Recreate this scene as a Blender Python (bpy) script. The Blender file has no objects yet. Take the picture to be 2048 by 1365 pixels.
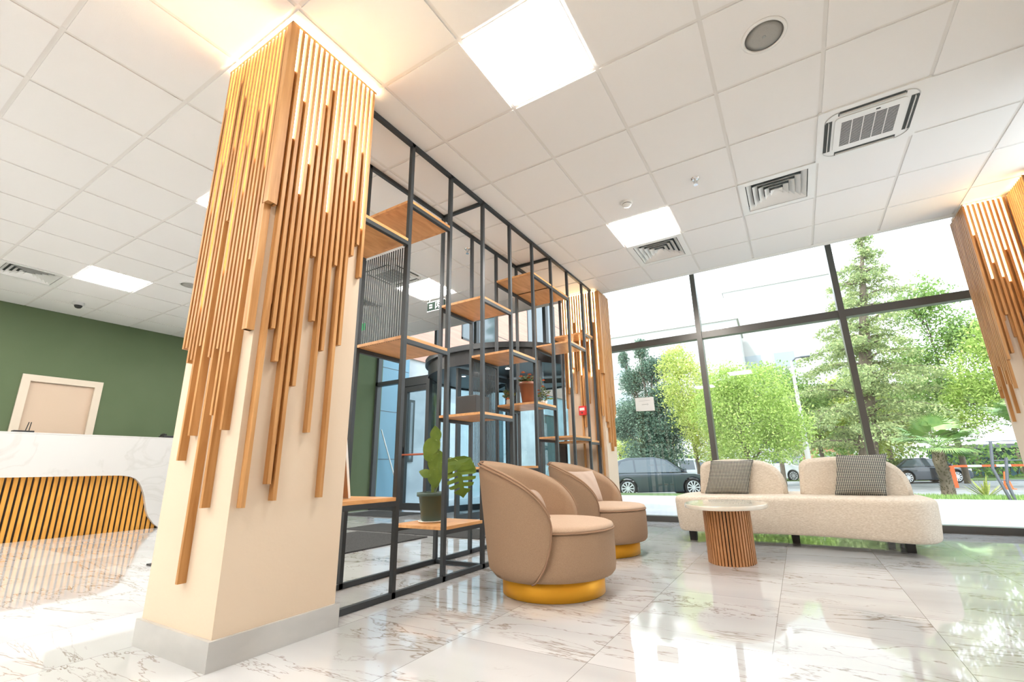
import bpy, bmesh, math, random
from mathutils import Vector, Matrix
PI = math.pi
SC = bpy.context.scene
COL = SC.collection

# ------------------------------------------------------------------ camera
cam_d = bpy.data.cameras.new('camera')
cam = bpy.data.objects.new('camera', cam_d)
COL.objects.link(cam)
SC.camera = cam
R_ = Vector((0.8569121, 0.5150867, -0.0196805))
U_ = Vector((0.1483976, -0.2099545, 0.9663836))
F_ = Vector((-0.4936393, 0.8310264, 0.2563502))
M = Matrix((R_, U_, -F_)).transposed().to_4x4()
M.translation = Vector((0, 0, 0.715))
cam.matrix_world = M
cam_d.sensor_fit = 'HORIZONTAL'
cam_d.sensor_width = 36.0
cam_d.lens = 905.346 / 2048 * 36.0
cam_d.shift_x = -13.23 / 2048
cam_d.shift_y = 14.67 / 2048
cam_d.clip_start = 0.05
cam_d.clip_end = 400

# ------------------------------------------------------------------ world, sun, exposure
W = bpy.data.worlds.new('world')
SC.world = W
W.use_nodes = True
nt = W.node_tree
bg = nt.nodes['Background']
tc = nt.nodes.new('ShaderNodeTexCoord')
sep = nt.nodes.new('ShaderNodeSeparateXYZ')
rmp = nt.nodes.new('ShaderNodeValToRGB')
nt.links.new(tc.outputs['Generated'], sep.inputs[0])
nt.links.new(sep.outputs['Z'], rmp.inputs[0])
rmp.color_ramp.elements[0].position = 0.0
rmp.color_ramp.elements[0].color = (0.90, 0.95, 1.0, 1)
rmp.color_ramp.elements[1].position = 0.9
rmp.color_ramp.elements[1].color = (0.74, 0.87, 1.0, 1)
nt.links.new(rmp.outputs[0], bg.inputs[0])
bg.inputs[1].default_value = 2.4
sun_d = bpy.data.lights.new('sun', 'SUN')
sun_d.energy = 2.0
sun_d.angle = math.radians(6)
sun_d.color = (1.0, 0.95, 0.86)
sun = bpy.data.objects.new('sun', sun_d)
COL.objects.link(sun)
sun.rotation_euler = Vector((0.45, 0.75, -1.15)).to_track_quat('-Z', 'Y').to_euler()
vs = SC.view_settings
vs.view_transform = 'Standard'
vs.look = 'None'
vs.exposure = 0.88
vs.gamma = 1.0
vs.use_curve_mapping = False
SC.cycles.max_bounces = 8
SC.cycles.diffuse_bounces = 5
SC.cycles.glossy_bounces = 4
SC.cycles.transparent_max_bounces = 12
SC.cycles.use_denoising = True
SC.cycles.caustics_reflective = False
SC.cycles.caustics_refractive = False

CEIL = 3.0908
GX, GY, T = -1.3103, 2.2071, 0.6
GLASS_Y = 6.45

# ------------------------------------------------------------------ materials
MATS = {}
def nodes_of(m):
    return m.node_tree.nodes, m.node_tree.links

def mat(name, col, rough=0.5, metal=0.0, spec=0.5, noise=None, bump=None, emit=None, coat=0.0):
    """noise=(scale xyz, amount, second colour)  bump=(scale xyz, strength)"""
    m = bpy.data.materials.new(name)
    m.use_nodes = True
    N, L = nodes_of(m)
    b = N['Principled BSDF']
    b.inputs['Base Color'].default_value = (*col, 1)
    b.inputs['Roughness'].default_value = rough
    b.inputs['Metallic'].default_value = metal
    b.inputs['Specular IOR Level'].default_value = spec
    b.inputs['Coat Weight'].default_value = coat
    if emit:
        b.inputs['Emission Color'].default_value = (*emit[0], 1)
        b.inputs['Emission Strength'].default_value = emit[1]
    def noise_tex(scale, detail=4):
        t = N.new('ShaderNodeTexCoord')
        mp = N.new('ShaderNodeMapping')
        mp.inputs['Scale'].default_value = scale
        L.new(t.outputs['Object'], mp.inputs[0])
        n = N.new('ShaderNodeTexNoise')
        n.inputs['Scale'].default_value = 1.0
        n.inputs['Detail'].default_value = detail
        L.new(mp.outputs[0], n.inputs['Vector'])
        return n
    if noise:
        n = noise_tex(noise[0])
        r = N.new('ShaderNodeValToRGB')
        r.color_ramp.elements[0].position = 0.35
        r.color_ramp.elements[1].position = 0.65
        r.color_ramp.elements[0].color = (*col, 1)
        r.color_ramp.elements[1].color = (*noise[1], 1)
        L.new(n.outputs[0], r.inputs[0])
        L.new(r.outputs[0], b.inputs['Base Color'])
    if bump:
        n = noise_tex(bump[0], 2)
        bp = N.new('ShaderNodeBump')
        bp.inputs['Strength'].default_value = bump[1]
        bp.inputs['Distance'].default_value = 0.004
        L.new(n.outputs[0], bp.inputs['Height'])
        L.new(bp.outputs[0], b.inputs['Normal'])
    MATS[name] = m
    return m

def wood(name, c1, c2, scale, rough=0.45):
    m = mat(name, c1, rough, spec=0.35)
    N, L = nodes_of(m)
    b = N['Principled BSDF']
    t = N.new('ShaderNodeTexCoord')
    g = N.new('ShaderNodeNewGeometry')
    mp = N.new('ShaderNodeMapping')
    mp.inputs['Scale'].default_value = scale
    L.new(t.outputs['Object'], mp.inputs[0])
    add = N.new('ShaderNodeVectorMath'); add.operation = 'ADD'
    rnd = N.new('ShaderNodeVectorMath'); rnd.operation = 'SCALE'
    L.new(g.outputs['Random Per Island'], rnd.inputs['Scale'])
    rnd.inputs[0].default_value = (37, 17, 51)
    L.new(mp.outputs[0], add.inputs[0]); L.new(rnd.outputs[0], add.inputs[1])
    n = N.new('ShaderNodeTexNoise')
    n.inputs['Scale'].default_value = 1.0
    n.inputs['Detail'].default_value = 5
    n.inputs['Distortion'].default_value = 1.2
    L.new(add.outputs[0], n.inputs['Vector'])
    r = N.new('ShaderNodeValToRGB')
    r.color_ramp.elements[0].position = 0.30
    r.color_ramp.elements[1].position = 0.70
    r.color_ramp.elements[0].color = (*c2, 1)
    r.color_ramp.elements[1].color = (*c1, 1)
    L.new(n.outputs[0], r.inputs[0])
    L.new(r.outputs[0], b.inputs['Base Color'])
    return m

ceil_m = mat('ceiling_tile', (0.82, 0.82, 0.815), 0.9, spec=0.1, bump=((300, 300, 300), 0.15))
grid_m = mat('ceiling_grid', (0.74, 0.73, 0.71), 0.7)
white_m = mat('white_paint', (0.84, 0.83, 0.80), 0.6)
white_plastic = mat('white_plastic', (0.80, 0.81, 0.80), 0.35)
beige_plaster = mat('beige_plaster', (0.66, 0.545, 0.42), 0.7, spec=0.2, bump=((60, 60, 60), 0.1))
green_m = mat('green_paint', (0.105, 0.15, 0.08), 0.75, spec=0.2, noise=((0.6, 0.6, 0.6), (0.13, 0.175, 0.10)))
skirt_m = mat('stone_skirting', (0.50, 0.50, 0.485), 0.10, noise=((3, 3, 6), (0.43, 0.43, 0.42)))
slat_m = wood('slat_wood', (0.60, 0.33, 0.13), (0.38, 0.17, 0.05), (22, 22, 1.6), 0.5)
board_m = wood('board_wood', (0.76, 0.42, 0.18), (0.56, 0.27, 0.10), (14, 3.0, 14), 0.35)
flute_m = wood('flute_wood', (0.54, 0.27, 0.12), (0.40, 0.18, 0.07), (22, 22, 3), 0.45)
counter_slat_m = wood('counter_slat_wood', (0.72, 0.36, 0.07), (0.55, 0.25, 0.04), (20, 20, 3), 0.45)
metal_dark = mat('dark_grey_metal', (0.045, 0.052, 0.058), 0.42, metal=0.3, spec=0.5)
frame_m = mat('anthracite_frame', (0.05, 0.055, 0.06), 0.4, metal=0.3)
trans_m = mat('window_frame_metal', (0.10, 0.095, 0.09), 0.3, metal=0.4)
black_m = mat('black_plastic', (0.02, 0.02, 0.022), 0.4)
dark_felt = mat('dark_felt_backing', (0.025, 0.02, 0.018), 0.95)
charcoal_box = mat('charcoal_box', (0.05, 0.052, 0.055), 0.6)
gold_m = mat('brushed_gold', (0.85, 0.42, 0.03), 0.42, metal=0.55, bump=((3, 3, 200), 0.05))
led_m = mat('warm_led', (1, 0.8, 0.5), 0.5, emit=((1.0, 0.80, 0.46), 8.5))
cove_m = mat('cove_led', (1, 0.8, 0.5), 0.5, emit=((1.0, 0.80, 0.50), 36.0))
panel_m = mat('light_panel', (1, 1, 1), 0.5, emit=((1.0, 0.945, 0.875), 25.0))
chrome_m = mat('chrome', (0.75, 0.75, 0.75), 0.15, metal=1.0)
taupe = mat('taupe_fabric', (0.42, 0.285, 0.19), 0.9, spec=0.15, noise=((600, 600, 400), (0.31, 0.205, 0.135)), bump=((500, 500, 250), 0.5))
piping_m = mat('taupe_piping', (0.32, 0.20, 0.13), 0.9, spec=0.15)
seat_m = mat('taupe_seat_fabric', (0.56, 0.41, 0.30), 0.8, spec=0.2, noise=((200, 200, 200), (0.50, 0.36, 0.26)), bump=((500, 500, 500), 0.3))
sofa_m = mat('oatmeal_boucle', (0.74, 0.66, 0.56), 0.95, spec=0.1, noise=((60, 60, 260), (0.58, 0.49, 0.39)), bump=((200, 200, 500), 0.6))
pillow_m = mat('beige_pillow', (0.50, 0.39, 0.32), 0.9, spec=0.1, bump=((12, 12, 12), 1.0))
marble_top = mat('cream_marble', (0.78, 0.72, 0.62), 0.06, noise=((6, 6, 6), (0.68, 0.62, 0.52)))
pot_green = mat('dark_green_pot', (0.05, 0.085, 0.065), 0.45)
pot_terra = mat('terracotta_pot', (0.26, 0.10, 0.055), 0.4)
soil_m = mat('soil', (0.04, 0.025, 0.015), 0.95)
leaf_green = mat('monstera_leaf', (0.10, 0.17, 0.02), 0.35, noise=((9, 9, 9), (0.17, 0.25, 0.035)))
stem_m = mat('green_stem', (0.25, 0.33, 0.08), 0.5)
small_leaf = mat('small_leaf', (0.10, 0.17, 0.05), 0.5, noise=((30, 30, 30), (0.22, 0.27, 0.12)))
flower_m = mat('orange_flower', (0.85, 0.27, 0.09), 0.6, noise=((50, 50, 50), (0.70, 0.16, 0.05)))
red_m = mat('red_plastic', (0.65, 0.02, 0.02), 0.35)
paper_m = mat('white_paper', (0.85, 0.86, 0.86), 0.8)
grey_print = mat('grey_print', (0.35, 0.37, 0.38), 0.8)
door_leaf_m = mat('beige_door', (0.60, 0.47, 0.36), 0.5)
door_frame_m = mat('beige_door_frame', (0.68, 0.60, 0.50), 0.5)
mat_m = mat('charcoal_mat', (0.06, 0.063, 0.065), 0.95, spec=0.05, noise=((120, 120, 120), (0.10, 0.10, 0.10)), bump=((200, 200, 200), 1))
speaker_grey = mat('speaker_mesh', (0.42, 0.42, 0.40), 0.7, bump=((400, 400, 400), 1))
duct_dark = mat('duct_dark', (0.07, 0.08, 0.08), 0.8)
camera_grey = mat('camera_housing', (0.55, 0.56, 0.56), 0.4)
exit_m = mat('exit_black', (0.012, 0.018, 0.015), 1.0, spec=0.0)
exit_green = mat('exit_green', (0.02, 0.25, 0.08), 0.4, emit=((0.05, 0.6, 0.2), 0.4))
sign_white = mat('sign_white', (0.85, 0.87, 0.82), 0.5, emit=((0.9, 1.0, 0.9), 0.5))
brown_board = mat('brown_hardboard', (0.34, 0.18, 0.09), 0.7)
bar_copper = mat('copper_push_bar', (0.55, 0.14, 0.07), 0.4, metal=0.2)
# outdoors
patio_m = mat('pale_paving', (0.44, 0.44, 0.44), 0.7, noise=((1.5, 1.5, 1.5), (0.38, 0.38, 0.39)))
asphalt_m = mat('asphalt', (0.22, 0.22, 0.23), 0.9, noise=((0.8, 0.8, 0.8), (0.30, 0.30, 0.30)))
grass_m = mat('grass', (0.08, 0.13, 0.03), 0.9, noise=((2, 2, 2), (0.12, 0.19, 0.05)), bump=((60, 60, 60), 1))
concrete_m = mat('concrete', (0.52, 0.55, 0.57), 0.9, noise=((1.1, 1.1, 2.0), (0.38, 0.41, 0.43)))
pink_clad = mat('pink_timber_cladding', (0.62, 0.36, 0.28), 0.6, noise=((0.5, 0.8, 14), (0.52, 0.29, 0.22)))
blue_clad = mat('blue_metal_cladding', (0.13, 0.29, 0.40), 0.3)
wall_white = mat('white_render', (0.46, 0.455, 0.44), 0.9)
wall_tan = mat('tan_render', (0.66, 0.55, 0.44), 0.9)
brick_m = mat('orange_brick', (0.45, 0.22, 0.14), 0.9)
bark_m = mat('bark', (0.13, 0.10, 0.075), 0.95, noise=((6, 6, 2), (0.20, 0.16, 0.12)))
pale_bark = mat('pale_bark', (0.45, 0.43, 0.40), 0.9)
car_black = mat('black_car_paint', (0.03, 0.045, 0.06), 0.15, metal=0.3, coat=1.0)
car_white = mat('white_car_paint', (0.72, 0.74, 0.75), 0.2, coat=1.0)
tyre_m = mat('tyre', (0.02, 0.02, 0.02), 0.9)
rim_m = mat('alloy_rim', (0.6, 0.62, 0.63), 0.3, metal=0.8)
car_glass = mat('car_glass', (0.09, 0.12, 0.14), 0.05, spec=0.8)
orange_m = mat('cone_orange', (0.85, 0.14, 0.03), 0.5)
galv_m = mat('grey_steel_post', (0.13, 0.14, 0.16), 0.5, metal=0.5)
yucca_m = mat('yucca_leaf', (0.30, 0.38, 0.08), 0.5, noise=((20, 20, 20), (0.62, 0.58, 0.18)))
palm_m = mat('palm_leaf', (0.16, 0.30, 0.10), 0.45, noise=((4, 4, 4), (0.30, 0.42, 0.14)))

def foliage_mat(name, c1, c2):
    m = mat(name, c1, 0.7, spec=0.2)
    N, L = nodes_of(m)
    b = N['Principled BSDF']
    g = N.new('ShaderNodeNewGeometry')
    r = N.new('ShaderNodeValToRGB')
    r.color_ramp.elements[0].color = (*c1, 1)
    r.color_ramp.elements[1].color = (*c2, 1)
    L.new(g.outputs['Random Per Island'], r.inputs[0])
    L.new(r.outputs[0], b.inputs['Base Color'])
    tr = N.new('ShaderNodeBsdfTranslucent')
    L.new(r.outputs[0], tr.inputs[0])
    mx = N.new('ShaderNodeMixShader')
    mx.inputs[0].default_value = 0.35
    L.new(b.outputs[0], mx.inputs[1]); L.new(tr.outputs[0], mx.inputs[2])
    L.new(mx.outputs[0], N['Material Output'].inputs[0])
    return m
fol_cedar = foliage_mat('cedar_needles', (0.20, 0.28, 0.12), (0.50, 0.56, 0.25))
fol_pine = foliage_mat('dark_conifer_needles', (0.07, 0.13, 0.10), (0.22, 0.32, 0.22))
fol_light = foliage_mat('fresh_green_leaves', (0.26, 0.40, 0.08), (0.54, 0.66, 0.20))
fol_yellow = foliage_mat('yellow_green_leaves', (0.34, 0.44, 0.08), (0.62, 0.66, 0.24))
fol_mid = foliage_mat('mid_green_leaves', (0.14, 0.26, 0.07), (0.36, 0.50, 0.16))

def glass_mat(name, tint=(1, 1, 1), ior=1.5):
    m = bpy.data.materials.new(name)
    m.use_nodes = True
    N, L = nodes_of(m)
    N.remove(N['Principled BSDF'])
    tr = N.new('ShaderNodeBsdfTransparent'); tr.inputs[0].default_value = (*tint, 1)
    gl = N.new('ShaderNodeBsdfGlossy'); gl.inputs['Roughness'].default_value = 0.0
    lw = N.new('ShaderNodeLayerWeight'); lw.inputs[0].default_value = 0.5
    pw = N.new('ShaderNodeMath'); pw.operation = 'POWER'; pw.inputs[1].default_value = 5.0
    L.new(lw.outputs['Facing'], pw.inputs[0])
    fr = N.new('ShaderNodeMath'); fr.operation = 'MULTIPLY_ADD'
    f0 = ((ior - 1) / (ior + 1)) ** 2
    fr.inputs[1].default_value = 1 - f0; fr.inputs[2].default_value = f0
    L.new(pw.outputs[0], fr.inputs[0])
    mx = N.new('ShaderNodeMixShader')
    L.new(fr.outputs[0], mx.inputs[0]); L.new(tr.outputs[0], mx.inputs[1]); L.new(gl.outputs[0], mx.inputs[2])
    L.new(mx.outputs[0], N['Material Output'].inputs[0])
    return m
glass_m = glass_mat('window_glass', (0.97, 0.985, 0.98), 1.45)
drum_glass = glass_mat('door_glass', (0.80, 0.88, 0.90), 1.5)

# marble floor
def floor_material():
    m = mat('polished_marble_floor', (0.8, 0.8, 0.8), 0.03, spec=0.5)
    N, L = nodes_of(m)
    b = N['Principled BSDF']
    b.inputs['IOR'].default_value = 1.9
    g = N.new('ShaderNodeNewGeometry')
    # tile index
    mp = N.new('ShaderNodeMapping')
    mp.inputs['Location'].default_value = (0.80 / 0.6, -1.8 / 1.2, 0)
    mp.inputs['Scale'].default_value = (1 / 0.6, 1 / 1.2, 1)
    L.new(g.outputs['Position'], mp.inputs[0])
    fl = N.new('ShaderNodeVectorMath'); fl.operation = 'FLOOR'
    L.new(mp.outputs[0], fl.inputs[0])
    wn = N.new('ShaderNodeTexWhiteNoise'); wn.noise_dimensions = '2D'
    L.new(fl.outputs[0], wn.inputs['Vector'])
    sc = N.new('ShaderNodeVectorMath'); sc.operation = 'SCALE'; sc.inputs['Scale'].default_value = 9.0
    L.new(wn.outputs['Color'], sc.inputs[0])
    ad = N.new('ShaderNodeVectorMath'); ad.operation = 'ADD'
    L.new(g.outputs['Position'], ad.inputs[0]); L.new(sc.outputs[0], ad.inputs[1])
    rot = N.new('ShaderNodeMapping')
    rot.inputs['Rotation'].default_value = (0, 0, math.radians(-28))
    rot.inputs['Scale'].default_value = (0.5, 2.2, 1)
    L.new(ad.outputs[0], rot.inputs[0])
    def vein(scale, dist, width, detail=6):
        n = N.new('ShaderNodeTexNoise')
        n.inputs['Scale'].default_value = scale
        n.inputs['Detail'].default_value = detail
        n.inputs['Roughness'].default_value = 0.62
        n.inputs['Distortion'].default_value = dist
        L.new(rot.outputs[0], n.inputs['Vector'])
        s = N.new('ShaderNodeMath'); s.operation = 'SUBTRACT'; s.inputs[1].default_value = 0.5
        a = N.new('ShaderNodeMath'); a.operation = 'ABSOLUTE'
        L.new(n.outputs[0], s.inputs[0]); L.new(s.outputs[0], a.inputs[0])
        r = N.new('ShaderNodeMapRange')
        r.inputs['From Min'].default_value = 0.0
        r.inputs['From Max'].default_value = width
        r.inputs['To Min'].default_value = 1.0
        r.inputs['To Max'].default_value = 0.0
        L.new(a.outputs[0], r.inputs[0])
        return r.outputs[0]
    v1 = vein(0.75, 1.1, 0.006)
    v2 = vein(1.7, 0.9, 0.011)
    # mask so that veins come and go
    mk = N.new('ShaderNodeTexNoise'); mk.inputs['Scale'].default_value = 1.4; mk.inputs['Detail'].default_value = 2
    L.new(rot.outputs[0], mk.inputs['Vector'])
    mr = N.new('ShaderNodeMapRange')
    mr.inputs['From Min'].default_value = 0.46; mr.inputs['From Max'].default_value = 0.62
    L.new(mk.outputs[0], mr.inputs[0])
    m2 = N.new('ShaderNodeMath'); m2.operation = 'MULTIPLY'
    L.new(v2, m2.inputs[0]); L.new(mr.outputs[0], m2.inputs[1])
    m1 = N.new('ShaderNodeMath'); m1.operation = 'MULTIPLY'; m1.inputs[1].default_value = 0.75
    L.new(v1, m1.inputs[0])
    mx = N.new('ShaderNodeMath'); mx.operation = 'MAXIMUM'
    L.new(m1.outputs[0], mx.inputs[0]); L.new(m2.outputs[0], mx.inputs[1])
    cl = N.new('ShaderNodeTexNoise'); cl.inputs['Scale'].default_value = 0.9; cl.inputs['Detail'].default_value = 3
    L.new(rot.outputs[0], cl.inputs['Vector'])
    base = N.new('ShaderNodeValToRGB')
    base.color_ramp.elements[0].position = 0.35; base.color_ramp.elements[0].color = (0.46, 0.465, 0.47, 1)
    base.color_ramp.elements[1].position = 0.62; base.color_ramp.elements[1].color = (0.57, 0.58, 0.59, 1)
    L.new(cl.outputs[0], base.inputs[0])
    mc = N.new('ShaderNodeMix'); mc.data_type = 'RGBA'
    L.new(mx.outputs[0], mc.inputs[0]); L.new(base.outputs[0], mc.inputs[6])
    mc.inputs[7].default_value = (0.20, 0.15, 0.105, 1)
    # joints
    fr = N.new('ShaderNodeVectorMath'); fr.operation = 'FRACTION'
    L.new(mp.outputs[0], fr.inputs[0])
    sx = N.new('ShaderNodeSeparateXYZ'); L.new(fr.outputs[0], sx.inputs[0])
    def edge(out, w):
        a = N.new('ShaderNodeMath'); a.operation = 'LESS_THAN'; a.inputs[1].default_value = w
        L.new(out, a.inputs[0]); return a.outputs[0]
    jm = N.new('ShaderNodeMath'); jm.operation = 'MAXIMUM'
    L.new(edge(sx.outputs['X'], 0.0040), jm.inputs[0]); L.new(edge(sx.outputs['Y'], 0.0018), jm.inputs[1])
    mj = N.new('ShaderNodeMix'); mj.data_type = 'RGBA'
    L.new(jm.outputs[0], mj.inputs[0]); L.new(mc.outputs[2], mj.inputs[6])
    mj.inputs[7].default_value = (0.22, 0.21, 0.20, 1)
    L.new(mj.outputs[2], b.inputs['Base Color'])
    return m
floor_m = floor_material()

def marble_wall_material():
    m = mat('white_marble_panel', (0.82, 0.82, 0.8), 0.2)
    N, L = nodes_of(m)
    b = N['Principled BSDF']
    g = N.new('ShaderNodeNewGeometry')
    n = N.new('ShaderNodeTexNoise'); n.inputs['Scale'].default_value = 1.6; n.inputs['Detail'].default_value = 6; n.inputs['Distortion'].default_value = 1.2
    L.new(g.outputs['Position'], n.inputs['Vector'])
    s = N.new('ShaderNodeMath'); s.operation = 'SUBTRACT'; s.inputs[1].default_value = 0.5
    a = N.new('ShaderNodeMath'); a.operation = 'ABSOLUTE'
    L.new(n.outputs[0], s.inputs[0]); L.new(s.outputs[0], a.inputs[0])
    r = N.new('ShaderNodeValToRGB')
    r.color_ramp.elements[0].position = 0.0; r.color_ramp.elements[0].color = (0.53, 0.525, 0.51, 1)
    r.color_ramp.elements[1].position = 0.03; r.color_ramp.elements[1].color = (0.58, 0.575, 0.565, 1)
    L.new(a.outputs[0], r.inputs[0]); L.new(r.outputs[0], b.inputs['Base Color'])
    return m
marble_wall = marble_wall_material()

def hounds_material():
    m = mat('houndstooth_fabric', (0.5, 0.5, 0.45), 0.95, spec=0.1)
    N, L = nodes_of(m)
    b = N['Principled BSDF']
    t = N.new('ShaderNodeTexCoord')
    mp = N.new('ShaderNodeMapping'); mp.inputs['Scale'].default_value = (72, 72, 72)
    L.new(t.outputs['Object'], mp.inputs[0])
    fr = N.new('ShaderNodeVectorMath'); fr.operation = 'FRACTION'
    L.new(mp.outputs[0], fr.inputs[0])
    sp = N.new('ShaderNodeSeparateXYZ'); L.new(fr.outputs[0], sp.inputs[0])
    def lt(o):
        q = N.new('ShaderNodeMath'); q.operation = 'LESS_THAN'; q.inputs[1].default_value = 0.55
        L.new(o, q.inputs[0]); return q.outputs[0]
    ad = N.new('ShaderNodeMath'); ad.operation = 'ADD'
    L.new(lt(sp.outputs['X']), ad.inputs[0]); L.new(lt(sp.outputs['Z']), ad.inputs[1])
    hf = N.new('ShaderNodeMath'); hf.operation = 'MULTIPLY'; hf.inputs[1].default_value = 0.5
    L.new(ad.outputs[0], hf.inputs[0])
    r = N.new('ShaderNodeValToRGB')
    r.color_ramp.elements[0].color = (0.70, 0.66, 0.52, 1)
    r.color_ramp.elements[1].color = (0.03, 0.035, 0.045, 1)
    e = r.color_ramp.elements.new(0.5); e.color = (0.20, 0.20, 0.19, 1)
    L.new(hf.outputs[0], r.inputs[0]); L.new(r.outputs[0], b.inputs['Base Color'])
    return m
hounds = hounds_material()

# ------------------------------------------------------------------ mesh helpers
class MB:
    def __init__(s):
        s.v = []; s.f = []; s.sm = []
    def add(s, vs, fs, smooth=False):
        o = len(s.v)
        s.v += [tuple(v) for v in vs]
        s.f += [tuple(i + o for i in f) for f in fs]
        s.sm += [smooth] * len(fs)
        return s
    def box(s, x0, x1, y0, y1, z0, z1):
        vs = [(x0, y0, z0), (x1, y0, z0), (x1, y1, z0), (x0, y1, z0), (x0, y0, z1), (x1, y0, z1), (x1, y1, z1), (x0, y1, z1)]
        fs = [(0, 3, 2, 1), (4, 5, 6, 7), (0, 1, 5, 4), (1, 2, 6, 5), (2, 3, 7, 6), (3, 0, 4, 7)]
        return s.add(vs, fs)
    def prism(s, pts, axis, a0, a1, smooth=False):
        """extrude a 2D polygon along axis: 'x' pts=(y,z), 'y' pts=(x,z), 'z' pts=(x,y)"""
        def P(p, a):
            return {'x': (a, p[0], p[1]), 'y': (p[0], a, p[1]), 'z': (p[0], p[1], a)}[axis]
        n = len(pts)
        vs = [P(p, a0) for p in pts] + [P(p, a1) for p in pts]
        fs = [tuple(range(n)), tuple(range(2 * n - 1, n - 1, -1))]
        s.add(vs, fs)
        s.add(vs, [(i, i + n, (i + 1) % n + n, (i + 1) % n) for i in range(n)], smooth)
        return s
    def tube(s, pts, r, n=8, caps=True, smooth=True):
        pts = [Vector(p) for p in pts]
        rs = r if isinstance(r, (list, tuple)) else [r] * len(pts)
        vs = []; prev = None
        for i, p in enumerate(pts):
            d = (pts[min(i + 1, len(pts) - 1)] - pts[max(i - 1, 0)]).normalized()
            if prev is None:
                a = Vector((0, 0, 1)) if abs(d.z) < 0.9 else Vector((1, 0, 0))
                e1 = d.cross(a).normalized()
            else:
                e1 = (prev - d * prev.dot(d)).normalized()
            prev = e1
            e2 = d.cross(e1)
            for k in range(n):
                t = 2 * PI * k / n
                vs.append(p + (e1 * math.cos(t) + e2 * math.sin(t)) * rs[i])
        fs = []
        for i in range(len(pts) - 1):
            for k in range(n):
                a = i * n + k; b = i * n + (k + 1) % n
                fs.append((a, b, b + n, a + n))
        s.add(vs, fs, smooth)
        if caps:
            o = (len(pts) - 1) * n
            s.add(vs, [tuple(range(n - 1, -1, -1)), tuple(range(o, o + n))])
        return s
    def lathe(s, prof, cx=0, cy=0, n=48, sx=1.0, sy=1.0, smooth=True, closed=False):
        vs = []
        for r, z in prof:
            for k in range(n):
                t = 2 * PI * k / n
                vs.append((cx + r * sx * math.cos(t), cy + r * sy * math.sin(t), z))
        fs = []
        for i in range(len(prof) - 1):
            for k in range(n):
                a = i * n + k; b = i * n + (k + 1) % n
                fs.append((a, b, b + n, a + n))
        s.add(vs, fs, smooth)
        s.add(vs, [tuple(range(n - 1, -1, -1)), tuple(range((len(prof) - 1) * n, len(prof) * n))])
        return s
    def build(s, name, m, parent=None, loc=None, bevel=None, clean=False):
        me = bpy.data.meshes.new(name)
        me.from_pydata(s.v, [], s.f)
        me.polygons.foreach_set('use_smooth', s.sm)
        me.materials.append(m)
        me.update()
        if clean:
            bm = bmesh.new(); bm.from_mesh(me)
            bmesh.ops.remove_doubles(bm, verts=bm.verts, dist=1e-5)
            bmesh.ops.recalc_face_normals(bm, faces=bm.faces)
            bm.to_mesh(me); bm.free()
        o = bpy.data.objects.new(name, me)
        COL.objects.link(o)
        if parent: o.parent = parent
        if loc: o.location = loc
        if bevel:
            md = o.modifiers.new('bevel', 'BEVEL'); md.width = bevel; md.segments = 2; md.limit_method = 'ANGLE'
        return o

def tag(o, label=None, cat=None, group=None, kind=None):
    if label: o['label'] = label
    if cat: o['category'] = cat
    if group: o['group'] = group
    if kind: o['kind'] = kind
    return o
def thing(name, label, cat, loc=(0, 0, 0), rz=0, group=None):
    o = bpy.data.objects.new(name, None)
    o.empty_display_size = 0.1
    COL.objects.link(o)
    o.location = loc; o.rotation_euler = (0, 0, rz)
    return tag(o, label, cat, group)
def struct(name, mb, m, **k):
    return tag(mb.build(name, m, **k), kind='structure')
def copy_tree(o, parent=None):
    c = o.copy(); COL.objects.link(c)
    if parent: c.parent = parent
    for ch in list(o.children): copy_tree(ch, c)
    return c
def box(name, m, x0, x1, y0, y1, z0, z1, parent=None, bevel=None):
    return MB().box(x0, x1, y0, y1, z0, z1).build(name, m, parent, bevel=bevel)

# ================================================================== SETTING
XL, XR, YB = GX - 13 * T, 2.03, -4.2
b = MB().box(XL - .3, XR + 1.2, YB - .3, GLASS_Y + .06, -0.12, 0.0)
struct('floor', b, floor_m)

# cells taken by fittings
LIGHTS = [(0, -1), (0, 3), (-5, -1), (-5, 3), (-10, -1), (-10, 3), (0, -5), (-5, -5), (-10, -5), (-8, -6), (-3, -6), (-7, -8), (-2, -8), (-11, -7)]  # last ones, off the regular pattern, are unseen panels added to brighten the left
VENTS = [(2, 3), (0, 4), (-11, -2), (-7, 3)]
ACS = [(3, 2), (-5, 2)]
b = MB()
g = 0.012
y_end = 5.72
taken = set(LIGHTS + VENTS + ACS)
for c in range(-13, 6):
    for r_ in range(-11, 6):
        if (c, r_) in taken: continue
        x0 = GX + c * T + g; x1 = min(GX + (c + 1) * T - g, XR)
        y0 = GY + r_ * T + g; y1 = min(GY + (r_ + 1) * T - g, y_end)
        if x1 - x0 < .02 or y1 - y0 < .02: continue
        b.box(x0, x1, y0, y1, CEIL, CEIL + .02)
ceil_o = struct('ceiling', b, ceil_m)
b = MB()
for c in range(-13, 7):
    x = GX + c * T
    if x < XR + .01: b.box(x - g - .003, x + g + .003, YB, y_end, CEIL + .006, CEIL + .022)
for r_ in range(-10, 7):
    y = GY + r_ * T
    if y < y_end + .05: b.box(XL, XR, min(y, y_end) - g - .003, min(y, y_end) + g + .003, CEIL + .0065, CEIL + .0215)
struct('trim_1', b, grid_m)
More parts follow.
